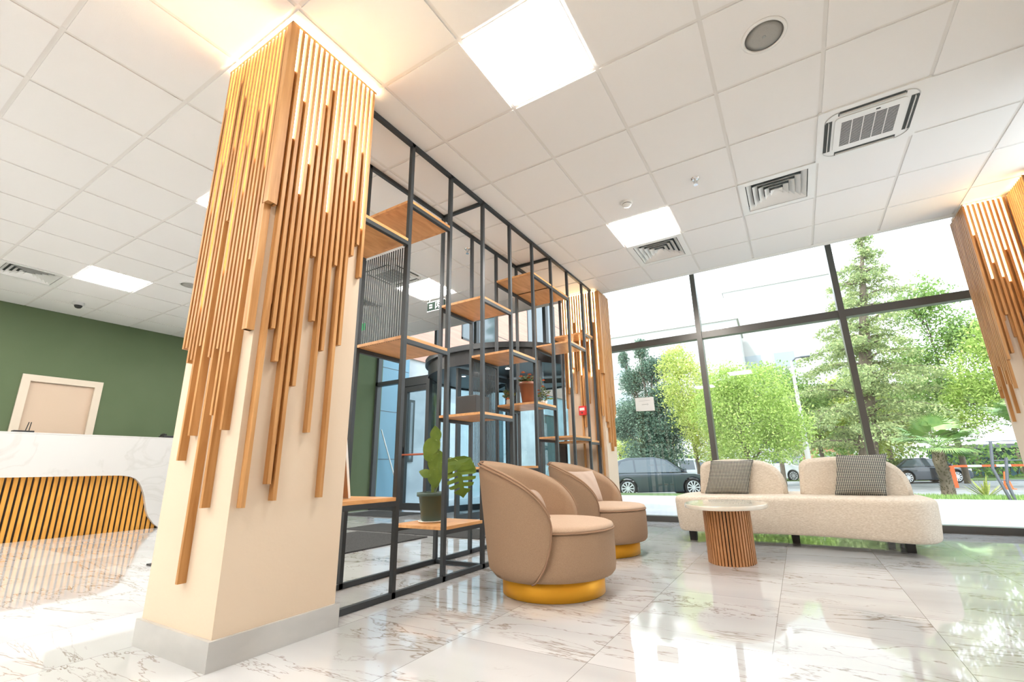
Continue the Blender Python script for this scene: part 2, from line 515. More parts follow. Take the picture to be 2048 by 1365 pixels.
# roof slab above the ceiling, pelmet at the window
b = MB().box(XL - .3, XR + .3, YB - .3, 5.80, 3.62, 3.80)
b.box(XL, -7.25, 5.80, GLASS_Y + .1, 3.62, 3.8)
b.box(-7.25, XR + .3, 5.80, GLASS_Y + .12, 3.62, 3.8)
struct('ceiling_roof_slab', b, white_m)
b = MB().box(XL, XR + .02, 5.72, 5.80, CEIL - .002, 3.62)
struct('trim_2', b, white_m)
# walls
b = MB().box(XL - .25, XL, YB - .3, 1.76, 0, 3.62).box(XL - .25, XL, 2.63, 5.8, 0, 3.62).box(XL - .25, XL, 1.76, 2.63, 2.10, 3.62)
struct('wall_left', b, green_m)
b = MB().box(XL - .25, -7.25, 5.80, GLASS_Y + .12, 0, 3.62)
struct('wall_left_pier', b, green_m)
struct('wall_back', MB().box(XL - .3, XR + .3, YB - .3, YB, 0, 3.62), white_m)
# right wall: slat clad pier, then glazing towards the back
struct('wall_right', MB().box(2.03, 2.33, 5.10, 6.5, 0, 3.62).box(2.03, 2.33, YB, 3.7, 0, 3.62).box(2.03, 2.33, 3.7, 5.10, 3.25, 3.62), beige_plaster)

# door in the green wall
d = tag(bpy.data.objects.new('door_1', None), kind='structure'); COL.objects.link(d); d.location = (XL, 1.76, 0)
MB().box(-.06, .03, 0, .09, 0, 2.13).box(-.06, .03, .79, .88, 0, 2.13).box(-.06, .03, .09, .79, 2.04, 2.13).build('door_frame', door_frame_m, d)
box('door_leaf', door_leaf_m, -.05, -.015, .092, .788, 0.01, 2.038, d)
MB().box(-.02, .0, .70, .73, .98, 1.14).tube([(0.0, .715, 1.06), (.05, .715, 1.06), (.055, .60, 1.06)], .009).build('door_handle', chrome_m, d)

# ---------------------------------------------------------------- front window
def window(n, x0, x1, mull, zt, top, label=None):
    w = tag(bpy.data.objects.new('window_%d' % n, None), kind='structure'); COL.objects.link(w)
    w.location = (x0, GLASS_Y, 0)
    f = MB()
    for mx in mull: f.box(mx - x0 - .032, mx - x0 + .032, -.08, .06, 0, top)
    f.build('mullion', trans_m, w)
    f = MB().box(0, x1 - x0, -.05, .05, zt - .045, zt + .045)
    f.build('transom', trans_m, w)
    f = MB().box(0, x1 - x0, -.06, .06, 0.0, .07)
    f.build('window_sill', trans_m, w)
    box('glass_pane', glass_m, 0, x1 - x0, -.004, .004, .07, top, w)
    return w
window(1, -2.58, 2.03, [-.915, .70, 2.0], 2.43, 3.62)
# right hand glazing, mostly beside the camera
w = tag(bpy.data.objects.new('window_2', None), kind='structure'); COL.objects.link(w); w.location = (2.06, 3.7, 0)
f = MB()
for yy in (0.03, 1.37): f.box(-.04, .06, yy - .03, yy + .03, 0, 3.25)
f.build('mullion', trans_m, w)
MB().box(-.04, .06, 0, 1.4, 2.39, 2.46).box(-.04, .06, 0, 1.4, 0, .07).box(-.04, .06, 0, 1.4, 3.19, 3.25).build('transom', trans_m, w)
box('glass_pane', glass_m, .0, .008, 0, 1.4, .07, 3.2, w)

# ---------------------------------------------------------------- left facade with the side door
w = tag(bpy.data.objects.new('window_3', None), kind='structure'); COL.objects.link(w); w.location = (-7.25, GLASS_Y, 0)
f = MB()
for x in (-7.22, -6.58, -5.66, -4.72, -3.3, -2.58): f.box(x + 7.25 - .03, x + 7.25 + .03, -.05, .05, 2.42 if x > -5.6 else 0, 3.62)
f.build('mullion', frame_m, w)
MB().box(0, 4.65, -.05, .05, 2.40, 2.48).build('transom', frame_m, w)
MB().box(0, .70, -.05, .05, 0, .08).build('window_sill', frame_m, w)
MB().box(.03, .64, -.004, .004, .08, 2.40).box(.03, 4.65, -.004, .004, 2.48, 3.62).build('glass_pane', glass_m, w)
d = tag(bpy.data.objects.new('door_2', None), kind='structure'); COL.objects.link(d); d.location = (-6.55, GLASS_Y, 0)
MB().box(0, .09, -.06, .06, 0, 2.40).box(.80, .89, -.06, .06, 0, 2.40).box(.09, .80, -.06, .06, 2.31, 2.40).build('door_frame', frame_m, d)
lf = MB().box(.10, .19, -.04, .04, .02, 2.30).box(.70, .79, -.04, .04, .02, 2.30).box(.19, .70, -.04, .04, 2.20, 2.30).box(.19, .70, -.04, .04, .02, .14).build('door_leaf', frame_m, d)
box('glass_pane', drum_glass, .19, .70, -.004, .004, .14, 2.20, lf)
MB().tube([(.12, -.09, 1.0), (.77, -.09, 1.0)], .018).build('push_bar', bar_copper, lf)
MB().box(.11, .16, -.10, -.04, .98, 1.14).build('lock_case', black_m, lf)

# ================================================================== SLATTED COLUMNS
led_dim = mat('warm_led_dim', (1, 0.8, 0.5), 0.5, emit=((1.0, 0.80, 0.46), 7.0))
def slat_face(parent, org, along, outn, width, base_z, fill_top, fill_bot, pitch=.0328, off=.0, sw=.0170, depth=.034, ztop=3.055, led=True, lm=None):
    """vertical slats on one face. org: plaster corner, along: unit dir, outn: outward normal"""
    A = Vector(along); N_ = Vector(outn); O = Vector(org)
    def blk(u0, u1, d0, d1, z0, z1):
        m = MB()
        c = [O + A * u0 + N_ * d0, O + A * u1 + N_ * d0, O + A * u1 + N_ * d1, O + A * u0 + N_ * d1]
        vs = [(p.x, p.y, z0) for p in c] + [(p.x, p.y, z1) for p in c]
        m.add(vs, [(0, 3, 2, 1), (4, 5, 6, 7), (0, 1, 5, 4), (1, 2, 6, 5), (2, 3, 7, 6), (3, 0, 4, 7)])
        return m
    n = len(base_z)
    for k in range(n):
        u = off + k * pitch
        blk(u, u + sw, 0.0, depth, base_z[k], ztop).build('wooden_slat', slat_m, parent, clean=True)
    leds = MB()
    for k in range(min(n - 1, len(fill_top))):
        u = off + k * pitch + sw
        u1 = off + (k + 1) * pitch
        if fill_bot[k] is not None and fill_top[k] - fill_bot[k] > .05:
            blk(u + .0005, u1 - .0005, 0.0, depth * .45, fill_bot[k], fill_top[k]).build('filler_slat', slat_m, parent, clean=True)
        if led:
            q = blk(u + .0005, u1 - .0005, 0.012, .0155, fill_top[k] + .003, ztop + .02)
            leds.add(q.v, q.f)
    if led and leds.v:
        leds.build('led_strip', lm or led_m, parent, clean=True)

# near column ---------------------------------------------------
CX0, CX1, CY0, CY1 = -2.60, -2.012, 1.060, 1.61
col1 = thing('slatted_column', 'big square beige column in the foreground with lit wooden slats and stone skirting', 'column', (CX0, CY0, 0), 0, None)
lx, ly = CX1 - CX0, CY1 - CY0
box('plaster_shaft', beige_plaster, 0, lx, 0, ly, 0.0, CEIL + .02, col1)
MB().box(-.016, lx + .016, -.016, ly + .016, 0, .105).build('skirting', skirt_m, col1)
# right face (towards the seating): u measured along +Y from CY0
Rb = {0: 1.97, 1: .58, 2: 1.36, 3: 1.21, 4: .67, 5: .60, 6: 1.11, 7: 1.79, 8: 1.45, 9: .90, 10: 1.31, 11: 1.79, 12: .60, 13: 1.36, 14: 1.89, 15: 1.97, 16: 1.78}
base = [Rb[k] for k in range(17)]
ft = [2.79, 2.39, 2.65, 2.10, 2.30, 2.44, 2.73, 2.86, 2.08, 2.44, 2.59, 2.39, 2.74, 2.24, 2.59, 2.09]
fb = [max(base[k], base[k + 1]) + (.02 + .05 * ((k * 7) % 5)) for k in range(16)]
slat_face(col1, (lx, -.006, 0), (0, 1, 0), (1, 0, 0), ly, base, ft, fb)
# left face (towards the desk): u measured along +X from CX0
Lb = [1.33, 1.33, 1.25, 1.26, .78, 1.32, .89, 1.98, 1.25, .28, 1.28, .97, .58, 1.25, .90, 1.69, 1.34]
lt = [2.79, 2.10, 2.39, 1.53, 2.91, 2.45, 2.77, 2.10, 1.69, 2.41, 2.11, 2.60, 2.28, 2.44, 2.59, 2.2]
lb = [max(Lb[k], Lb[k + 1]) + (.02 + .04 * ((k * 5) % 4)) for k in range(16)]
slat_face(col1, (.012, 0, 0), (1, 0, 0), (0, -1, 0), lx, Lb, lt, lb, pitch=.0340)
# corner pieces
MB().box(lx - .004, lx + .036, -.036, .000, 1.97, 3.055).build('corner_slat', slat_m, col1)
MB().box(lx - .0365, lx + .004, -.0335, .0, 1.34, 1.97).build('corner_slat', slat_m, col1)
# ring under the ceiling that the slats hang from
MB().box(.0, lx + .018, -.020, -.006, 3.068, 3.074).box(lx + .004, lx + .018, -.006, ly, 3.068, 3.074).build('cove_led_strip', cove_m, col1)
MB().box(-.004, lx + .030, -.030, -.026, 3.06, 3.075).box(lx + .026, lx + .030, -.030, ly, 3.06, 3.075).build('top_rail', slat_m, col1)

def rnd_col(seed, n, zb0, zb1, zt0=2.0, zt1=2.9):
    r = random.Random(seed)
    bz = [r.uniform(zb0, zb1) for _ in range(n)]
    tp = [r.uniform(zt0, zt1) for _ in range(n - 1)]
    bt = [max(bz[k], bz[k + 1]) + r.uniform(.02, .3) for k in range(n - 1)]
    return bz, tp, bt
# far column by the shelf end
col2 = thing('slatted_column', 'beige column clad in lit wooden slats at the far end of the metal shelving', 'column', (-2.57, 5.595, 0), 0, None)
box('plaster_shaft', beige_plaster, 0, .52, 0, .36, 0.0, CEIL + .02, col2)
MB().box(-.016, .536, -.016, .376, 0, .105).build('skirting', skirt_m, col2)
bz, tp, bt = rnd_col(5, 15, .45, 2.1, 1.75, 2.75)
bz[12] = .95; bz[13] = .6
slat_face(col2, (.0, 0, 0), (1, 0, 0), (0, -1, 0), .52, bz, tp, bt, pitch=.0355, sw=.019, lm=led_dim)
MB().box(.512, .556, -.038, .004, 1.9, 3.055).build('corner_slat', slat_m, col2)
bz, tp, bt = rnd_col(9, 10, .9, 1.7, 1.9, 2.3)
slat_face(col2, (.52, .008, 0), (0, 1, 0), (1, 0, 0), .36, bz, tp, bt, pitch=.0355, sw=.019, led=False)
# right hand column / wall
col3 = thing('slatted_column', 'beige column clad in lit wooden slats at the right edge beside the big window', 'column', (1.715, 5.535, 0), 0, None)
box('plaster_shaft', beige_plaster, 0, .312, 0, .37, 0.0, CEIL + .02, col3)
MB().box(-.016, .31, -.016, .386, 0, .105).build('skirting', skirt_m, col3)
bz, tp, bt = rnd_col(21, 9, .5, 2.1, 1.6, 2.8)
bz[0] = 1.55; bz[2] = 1.95; bz[5] = 1.85; tp[0] = 2.75; tp[1] = 2.3; tp[2] = 2.45; tp[4] = 2.25
slat_face(col3, (-.02, 0, 0), (1, 0, 0), (0, -1, 0), .33, bz, tp, bt, pitch=.0350, sw=.018, lm=led_dim)
bz, tp, bt = rnd_col(33, 11, .9, 1.6, 1.9, 2.4)
slat_face(col3, (0, .0, 0), (0, 1, 0), (-1, 0, 0), .38, bz, tp, bt, pitch=.0345, sw=.018, led=False, depth=.022)
pan = thing('slat_wall_panel', 'lit wooden slats fixed on the right wall next to the corner column', 'wall panel', (2.03, 5.12, 0))
bz, tp, bt = rnd_col(41, 11, .6, 2.1, 1.6, 2.8)
slat_face(pan, (0, 0, 0), (0, 1, 0), (-1, 0, 0), .36, bz, tp, bt, pitch=.0345, sw=.018, lm=led_dim)

# ================================================================== METAL SHELVING
XF, XB = -2.135, -2.595
YI = [1.66, 2.10, 2.548, 3.00, 3.458, 3.908, 4.345, 4.788, 5.25, 5.535]
sh = thing('metal_shelving_divider', 'tall black square-tube shelving divider with staggered oak boards running to the window', 'shelving', (XB, YI[0], 0))
def lx_(x): return x - XB
def ly_(y): return y - YI[0]
p = .014
def post(x, i, z0=0.0, z1=CEIL - .002):
    MB().box(lx_(x) - p, lx_(x) + p, ly_(YI[i]) - p, ly_(YI[i]) + p, z0, z1).build('post', metal_dark, sh)
for i in range(1, 10):
    post(XF, i)
for i in (1, 3, 4, 5, 6, 7, 8, 9):
    post(XB, i)
def rail_y(x, y0, y1, z, nm='rail'):
    MB().box(lx_(x) - p, lx_(x) + p, ly_(y0) + p, ly_(y1) - p, z - .028, z).build(nm, metal_dark, sh)
def rail_x(y, z):
    MB().box(p, lx_(XF) - p, ly_(y) - p, ly_(y) + p, z - .028, z).build('rail', metal_dark, sh)
MB().box(lx_(XF) - p, lx_(XF) + p, 0, ly_(5.56), .002, .034).build('bottom_rail', metal_dark, sh)
MB().box(-p, p, 0, ly_(5.56), .002, .034).build('bottom_rail', metal_dark, sh)
MB().box(lx_(XF) - p, lx_(XF) + p, 0, ly_(5.56), CEIL - .032, CEIL - .001).build('top_rail', metal_dark, sh)
MB().box(-p, p, 0, ly_(5.56), CEIL - .032, CEIL - .001).build('top_rail', metal_dark, sh)
for i in (3, 6): rail_x(YI[i], CEIL - .004)
for i in (3, 9): rail_x(YI[i], .032)
def board(i0, i1, z):
    """board top at z between posts i0 and i1"""
    y0, y1 = YI[i0], YI[i1]
    zr = z - .022
    rail_y(XF, y0, y1, zr); rail_y(XB, y0, y1, zr)
    MB().box(-.012, lx_(XF) + .012, ly_(y0) + (.015 if i0 else -.04), ly_(y1) - .015, zr + .001, z)\
       .box(.0145, lx_(XF) - .0145, ly_(y0) - .012, ly_(y0) + .0149, zr + .0012, z - .0002).box(.0145, lx_(XF) - .0145, ly_(y1) - .0149, ly_(y1) + .012, zr + .0012, z - .0002).build('shelf_board', board_m, sh)
for a_, b_, z in [(0, 1, 2.295), (1, 2, 2.61), (1, 2, 1.59), (0, 1, .560), (2, 3, .340), (3, 4, 2.165), (3, 4, 1.165), (4, 5, 1.785),
                  (5, 6, 2.735), (6, 7, 2.735), (5, 6, 1.350), (7, 8, 2.18), (8, 9, 2.405), (7, 8, 1.065), (8, 9, 1.03), (4, 5, .735)]:
    board(a_, b_, z)
# slat panels inside the frame
def rods(name, p0, p1, z0, z1, n):
    m = MB()
    for k in range(n):
        t = (k + .5) / n
        x = p0[0] + (p1[0] - p0[0]) * t; y = p0[1] + (p1[1] - p0[1]) * t
        hx, hy = (.0045, .002) if abs(p1[0] - p0[0]) > .1 else (.002, .0045)
        m.box(lx_(x) - hx, lx_(x) + hx, ly_(y) - hy, ly_(y) + hy, z0, z1)
    m.build(name, metal_dark, sh)
rods('slat_panel', (XB + .02, YI[1]), (XF - .02, YI[1]), 1.568, 2.245, 19)
rods('slat_panel', (XB, YI[4] + .02), (XB, YI[5] - .02), .735, 1.735, 18)
box('back_panel', charcoal_box, -.008, .008, ly_(YI[8]) + .016, ly_(YI[9]) - .016, .36, .98, sh)

# ---------------------------------------------------------------- things on the shelving
o = MB().box(-.11, .11, -.10, .10, 0, .175).build('storage_box', charcoal_box, loc=(-2.42, 3.25, 1.166), bevel=.004)
tag(o, 'plain charcoal storage box standing on a middle oak shelf', 'box')
pf = thing('framed_picture', 'framed picture seen from its brown back leaning on the low shelf beside the big column', 'picture', (-2.40, 1.90, .561))
# leaning panel
def tilted_box(w_, h_, t_, tilt):
    m = MB().box(-w_ / 2, w_ / 2, 0, t_, 0, h_)
    c, s = math.cos(tilt), math.sin(tilt)
    m.v = [(x, y * c - z * s, z * c + y * s) for x, y, z in m.v]
    return m
tilted_box(.15, .36, .016, .16).build('picture_frame', white_m, pf)
m_ = MB().box(-.074, .074, -.003, .0, .004, .356)
c, s = math.cos(.16), math.sin(.16)
m_.v = [(x, y * c - z * s, z * c + y * s) for x, y, z in m_.v]
m_.build('backing_board', brown_board, pf)

def pot(parent, h, r0, r1, m, rim=.012, name='pot'):
    MB().lathe([(r0 * .9, 0), (r0, .006), (r1 - .004, h - .03), (r1 + rim * .6, h - .03), (r1 + rim, h - .025), (r1 + rim, h), (r1 - .004, h), (r1 - .012, h - .02), (r1 - .014, h - .03)], n=40).build(name, m, parent, clean=True)
    MB().lathe([(r1 - .015, h - .032), (r1 - .015, h - .028)], n=32).build('soil', soil_m, parent)

# monstera
mo = thing('potted_monstera', 'green leafy monstera in a dark green pot standing on the lowest oak shelf', 'plant', (-2.425, 2.752, .341))
MB().lathe([(.085, 0), (.095, .004), (.10, .012), (.094, .012), (.085, .006)], n=40).build('saucer', white_m, mo)
m_ = bpy.data.objects.new('pot_group', None)
bpy.data.objects.remove(m_)
def shift(objs, dz):
    for q in objs: q.location.z += dz
before = set(mo.children)
pot(mo, .205, .075, .102, pot_green)
shift([q for q in mo.children if q not in before], .008)

def monstera_leaf(base, tip_dir, up, size, splits=4, parent=None, bend=.25, name='leaf'):
    """leaf outline in local (a along midrib, b sideways)"""
    L_, R2 = [], []
    n = 26
    half = []
    for k in range(n + 1):
        t = k / n
        a = t
        wdt = .40 * math.sin(PI * min(1, (t * .98 + .03)) ** .75) ** .8
        half.append((a - .12 * (1 - t) ** 4, wdt))
    # right outline with notches
    def wid(a):
        q = min(1, max(0, (a + .12) / 1.12))
        return .50 * math.sin(PI * q ** .72) ** .85
    def outline(sgn):
        if not splits: return [(a, sgn * w_) for a, w_ in half]
        pts = [(half[0][0], 0.0), (-.10, sgn * .22), (-.02, sgn * .40), (.06, sgn * wid(.06))]
        for k in range(5):
            a0 = .10 + k * .155
            pts += [(a0, sgn * .06), (a0 + .045, sgn * .06), (a0 + .10, sgn * wid(a0 + .06) * .98), (a0 + .17, sgn * wid(a0 + .12) * .98), (a0 + .185, sgn * wid(a0 + .15) * .80)]
        pts += [(.97, sgn * .05), (1.02, 0.0)]
        return pts
    pts = outline(1) + outline(-1)[::-1]
    bm = bmesh.new()
    ad = Vector(tip_dir).normalized(); u_ = Vector(up).normalized(); sd = ad.cross(u_).normalized(); u_ = sd.cross(ad).normalized()
    B = Vector(base)
    vs = []
    for a, b2 in pts:
        vs.append(bm.verts.new(B + ad * a * size + sd * b2 * size - u_ * size * (bend * a * a + .35 * b2 * b2 - .04 * abs(b2))))
    try:
        f = bm.faces.new(vs)
        bmesh.ops.triangulate(bm, faces=[f], ngon_method='EAR_CLIP')
    except Exception:
        pass
    me = bpy.data.meshes.new(name); bm.to_mesh(me); bm.free()
    me.materials.append(leaf_green)
    o = bpy.data.objects.new(name, me); COL.objects.link(o)
    o.parent = parent
    md = o.modifiers.new('t', 'SOLIDIFY'); md.thickness = .0012
    return o
def stem(parent, pts, r=.0035, m=stem_m):
    # smooth through control points
    P = [Vector(q) for q in pts]
    out = []
    for i in range(len(P) - 1):
        p0 = P[max(i - 1, 0)]; p1 = P[i]; p2 = P[i + 1]; p3 = P[min(i + 2, len(P) - 1)]
        for k in range(6):
            t = k / 6
            out.append(0.5 * ((2 * p1) + (-p0 + p2) * t + (2 * p0 - 5 * p1 + 4 * p2 - p3) * t * t + (-p0 + 3 * p1 - 3 * p2 + p3) * t ** 3))
    out.append(P[-1])
    MB().tube(out, r, 6).build('stem', m, parent)
zt = .19
cam_dir = Vector((2.4, -2.75, .0)).normalized()
side = Vector((cam_dir.y, -cam_dir.x, 0)) * -1   # towards image right
LV = [  # sideways offset and height of the leaf joint, size, tip direction, fingers, stem bend
    ((.185, .44), .27, (.2, -1.0), 5, (.12, .42)),
    ((.035, .50), .17, (-.15, -1.0), 0, (.03, .42)),
    ((-.02, .34), .085, (-.8, .3), 0, (-.01, .28)),
    ((.07, .43), .13, (.6, -.8), 0, (.05, .36)),
    ((.02, .60), .11, (-.1, 1.0), 0, (.045, .50)),
    ((.015, .60), .15, (-.7, -1.0), 0, (.05, .54)),
    ((.01, .38), .14, (.1, -1.0), 0, (.01, .30)),
    ((-.01, .45), .10, (-.4, .6), 0, (.0, .36)),
]
for (off_, size, td, sp, mid) in LV:
    basep = side * off_[0] + Vector((0, 0, off_[1])) + cam_dir * (.03)
    tdir = side * td[0] + Vector((0, 0, td[1])) + cam_dir * .15
    stem(mo, [Vector((0, 0, zt)) + side * off_[0] * .1, side * mid[0] * .6 + Vector((0, 0, (zt + mid[1]) / 2 + .03)), side * mid[0] + Vector((0, 0, mid[1] + .04)), basep])
    monstera_leaf(basep, tdir, cam_dir + Vector((0, 0, .25)), size, sp, mo)

# flowers
def flower_plant(name, label, loc, potf, n, spread, height, seed, down=0.0, cat='plant'):
    t = thing(name, label, cat, loc)
    z0 = potf(t)
    r = random.Random(seed)
    lf = MB(); fm = MB()
    for k in range(n):
        a = r.uniform(0, 2 * PI); q = spread * math.sqrt(r.random())
        x, y = q * math.cos(a), q * math.sin(a)
        z = z0 + r.uniform(.0, height) - down * q
        for j in range(5):
            aa = r.uniform(0, 2 * PI); s_ = r.uniform(.016, .034)
            c0 = Vector((x, y, z)) + Vector((r.uniform(-.015, .015), r.uniform(-.015, .015), r.uniform(-.012, .012)))
            d1 = Vector((math.cos(aa), math.sin(aa), r.uniform(-.3, .8))).normalized(); d2 = d1.cross(Vector((r.uniform(-1, 1), r.uniform(-1, 1), 1)).normalized()).normalized()
            lf.add([c0, c0 + d1 * s_ * .5 + d2 * s_ * .45, c0 + d1 * s_, c0 + d1 * s_ * .5 - d2 * s_ * .45], [(0, 1, 2, 3)])
    lf.build('leaves', small_leaf, t)
    return t, z0, r
def blossom(t, c, rad, r):
    m = MB()
    for j in range(3):
        for k in range(7):
            a = 2 * PI * (k + .4 * j) / 7
            el = .1 + .45 * j
            d1 = Vector((math.cos(a) * math.cos(el), math.sin(a) * math.cos(el), math.sin(el)))
            d2 = Vector((-math.sin(a), math.cos(a), 0))
            q = rad * (1 - .2 * j)
            c0 = Vector(c)
            m.add([c0, c0 + d1 * q * .6 + d2 * q * .32, c0 + d1 * q, c0 + d1 * q * .6 - d2 * q * .32], [(0, 1, 2, 3)])
    m.build('flower', flower_m, t)
def big_pot(t):
    pot(t, .225, .062, .092, pot_terra, .003)
    return .20
t, z0, r = flower_plant('potted_flowers', 'orange flowers in a tall terracotta pot on the middle shelf of the divider', (-2.30, 4.045, 1.351), big_pot, 60, .085, .07, 3)
for k in range(7):
    a = 2 * PI * k / 7
    blossom(t, (.07 * math.cos(a), .07 * math.sin(a), z0 + .06 + .03 * (k % 3)), .030, r)
def small_vase(t):
    MB().lathe([(.022, 0), (.028, .01), (.028, .05), (.018, .07), (.02, .085)], n=24).build('glass_vase', white_m, t)
    return .07
t, z0, r = flower_plant('flower_vase', 'small vase of orange flowers left of the terracotta pot', (-2.50, 3.99, 1.351), small_vase, 30, .05, .09, 5, cat='flowers')
for k, q in enumerate([(.0, -.03, .11), (.035, .01, .08), (-.03, .02, .13), (.01, -.04, .06)]): blossom(t, q, .024, r)
def little_pot(t):
    MB().lathe([(.026, 0), (.038, .05), (.034, .05), (.030, .04)], n=24).build('pot', white_m, t)
    return .05
t, z0, r = flower_plant('trailing_flower_plant', 'trailing plant with orange flowers and round leaves right of the terracotta pot', (-2.22, 4.245, 1.351), little_pot, 26, .06, .13, 8)
for k, q in enumerate([(.0, -.02, .20), (.03, .03, .10), (-.03, -.05, .12), (.02, -.04, .26), (-.05, -.03, .16)]): blossom(t, q, .024, r)
for k, (q, s_) in enumerate([((.03, -.03, .05), .05), ((-.02, -.05, .04), .05), ((.05, .03, .07), .045), ((-.05, -.02, .10), .04)]):
    monstera_leaf(q, (q[0] * 10, q[1] * 10, .2), (.3, -.6, 1), s_, 0, t)
stem(t, [(0, 0, .05), (.0, -.02, .18), (-.02, -.04, .30)], .002)

# red call point on the far column
fa = thing('fire_call_point', 'red square fire alarm call point on the far slatted column', 'alarm', (-2.33, 5.56, 1.43))
box('housing', red_m, -.048, .048, -.045, 0, -.06, .06, fa, .004)
box('white_plate', paper_m, -.034, .034, -.048, -.044, .0, .035, fa)
MB().tube([(0, -.046, -.03), (0, -.050, -.03)], .010, 16).build('push_button', black_m, fa)

# ================================================================== TUB CHAIRS
def make_chair(name, label, loc, rz):
    t = thing(name, label, 'armchair', loc, rz, None)
    # local frame: facing +X
    MB().lathe([(.300, 0.0), (.308, .003), (.308, .110), (.30, .112)], n=64).build('gold_base', gold_m, t, clean=True)
    MB().lathe([(.20, .104), (.330, .104), (.362, .112), (.376, .13), (.381, .17), (.381, .33), (.378, .352), (.366, .362)], n=72).build('seat_base', taupe, t, clean=True)
    MB().lathe([(.366, .358), (.377, .366), (.379, .376), (.372, .388), (.352, .396), (.28, .402), (.15, .404), (.01, .404)], n=72).build('seat_cushion', seat_m, t, clean=True)
    pts = [(.380 * math.cos(a), .380 * math.sin(a), .362) for a in [2 * PI * k / 72 for k in range(73)]]
    MB().tube(pts, .0055, 6, caps=False).build('seat_piping', piping_m, t)
    # shell
    A = math.radians(103); zb, zs, H = .104, .40, .765
    def rad(z):
        u = (z - zb) / (H - zb)
        r = .385 + .075 * u ** .9
        if z < zb + .05: r -= .030 * (1 - (z - zb) / .05) ** 2
        return r
    def top(th):
        q = min(1.0, abs(th) / A)
        return zs + (H - zs) * math.sqrt(max(0, 1 - q ** 2.1))
    def bot(th):
        q = max(0.0, (abs(th) - math.radians(84)) / (A - math.radians(84)))
        q = min(1.0, q)
        return zb + (zs - zb) * (1 - math.sqrt(1 - q * q)) ** .85
    NU, NV = 60, 16
    thk = .072
    m = MB()
    outer, inner, rim = [], [], []
    for i in range(NU + 1):
        s_ = math.sin((i / NU * 2 - 1) * PI / 2)
        th = A * s_ * .999
        z0, z1 = bot(th), max(top(th), bot(th) + .004)
        co, ci = [], []
        tk = thk * min(1, .35 + 2.2 * (1 - abs(s_)) ** .5)
        for j in range(NV + 1):
            v = j / NV
            z = z0 + (z1 - z0) * v
            ro = rad(z)
            # round the top edge
            e = (z1 - z)
            rr = max(0, 1 - e / .035)
            ro_ = ro - tk * .5 * (1 - math.sqrt(max(0, 1 - rr * rr)))
            ri_ = ro - tk + tk * .5 * (1 - math.sqrt(max(0, 1 - rr * rr)))
            ang = PI + th
            co.append((ro_ * math.cos(ang), ro_ * math.sin(ang), z))
            ci.append((ri_ * math.cos(ang), ri_ * math.sin(ang), z))
        outer.append(co); inner.append(ci)
    vs = [p_ for c_ in outer for p_ in c_] + [p_ for c_ in inner for p_ in c_]
    n1 = NV + 1; off_ = (NU + 1) * n1
    fs = []
    for i in range(NU):
        for j in range(NV):
            a = i * n1 + j
            fs.append((a, a + n1, a + n1 + 1, a + 1))
            a += off_
            fs.append((a, a + 1, a + n1 + 1, a + n1))
        a = i * n1 + NV
        fs.append((a, a + n1, a + n1 + off_, a + off_))
        a = i * n1
        fs.append((a, a + off_, a + n1 + off_, a + n1))
    for i in (0, NU):
        for j in range(NV):
            a = i * n1 + j
            fs.append((a, a + 1, a + 1 + off_, a + off_))
    m.add(vs, fs, True)
    m.build('shell_back', taupe, t, clean=True)
    # double piping along the outer edge
    for k, dr in enumerate((.0, -.014)):
        pth = []
        for i in range(NU + 1):
            s_ = math.sin((i / NU * 2 - 1) * PI / 2)
            th = A * s_ * (1.0 if k == 0 else .99)
            z = max(top(th), bot(th) + .004) - (.012 if k == 0 else .001)
            r_ = rad(z) + .001 + dr * (.9 if k else 0)
            pth.append((r_ * math.cos(PI + th), r_ * math.sin(PI + th), z))
        MB().tube(pth, .0052, 6).build('edge_piping', piping_m, t)
    for sg in (-1, 1):
        pth = []
        for i in range(18):
            u = i / 17
            th = sg * (math.radians(84) + (A - math.radians(84)) * u)
            z = bot(th)
            if u == 0: z = zb
            r_ = rad(z) + .003
            pth.append((r_ * math.cos(PI + th), r_ * math.sin(PI + th), z))
        MB().tube(pth, .0052, 6).build('edge_piping', piping_m, t)
    return t
make_chair('tub_armchair', 'taupe fabric tub armchair on a round gold plinth, nearest the camera', (-1.384, 2.690, 0), math.radians(14))
make_chair('tub_armchair', 'taupe fabric tub armchair on a round gold plinth, farther one next to the sofa', (-1.560, 4.000, 0), math.radians(6))

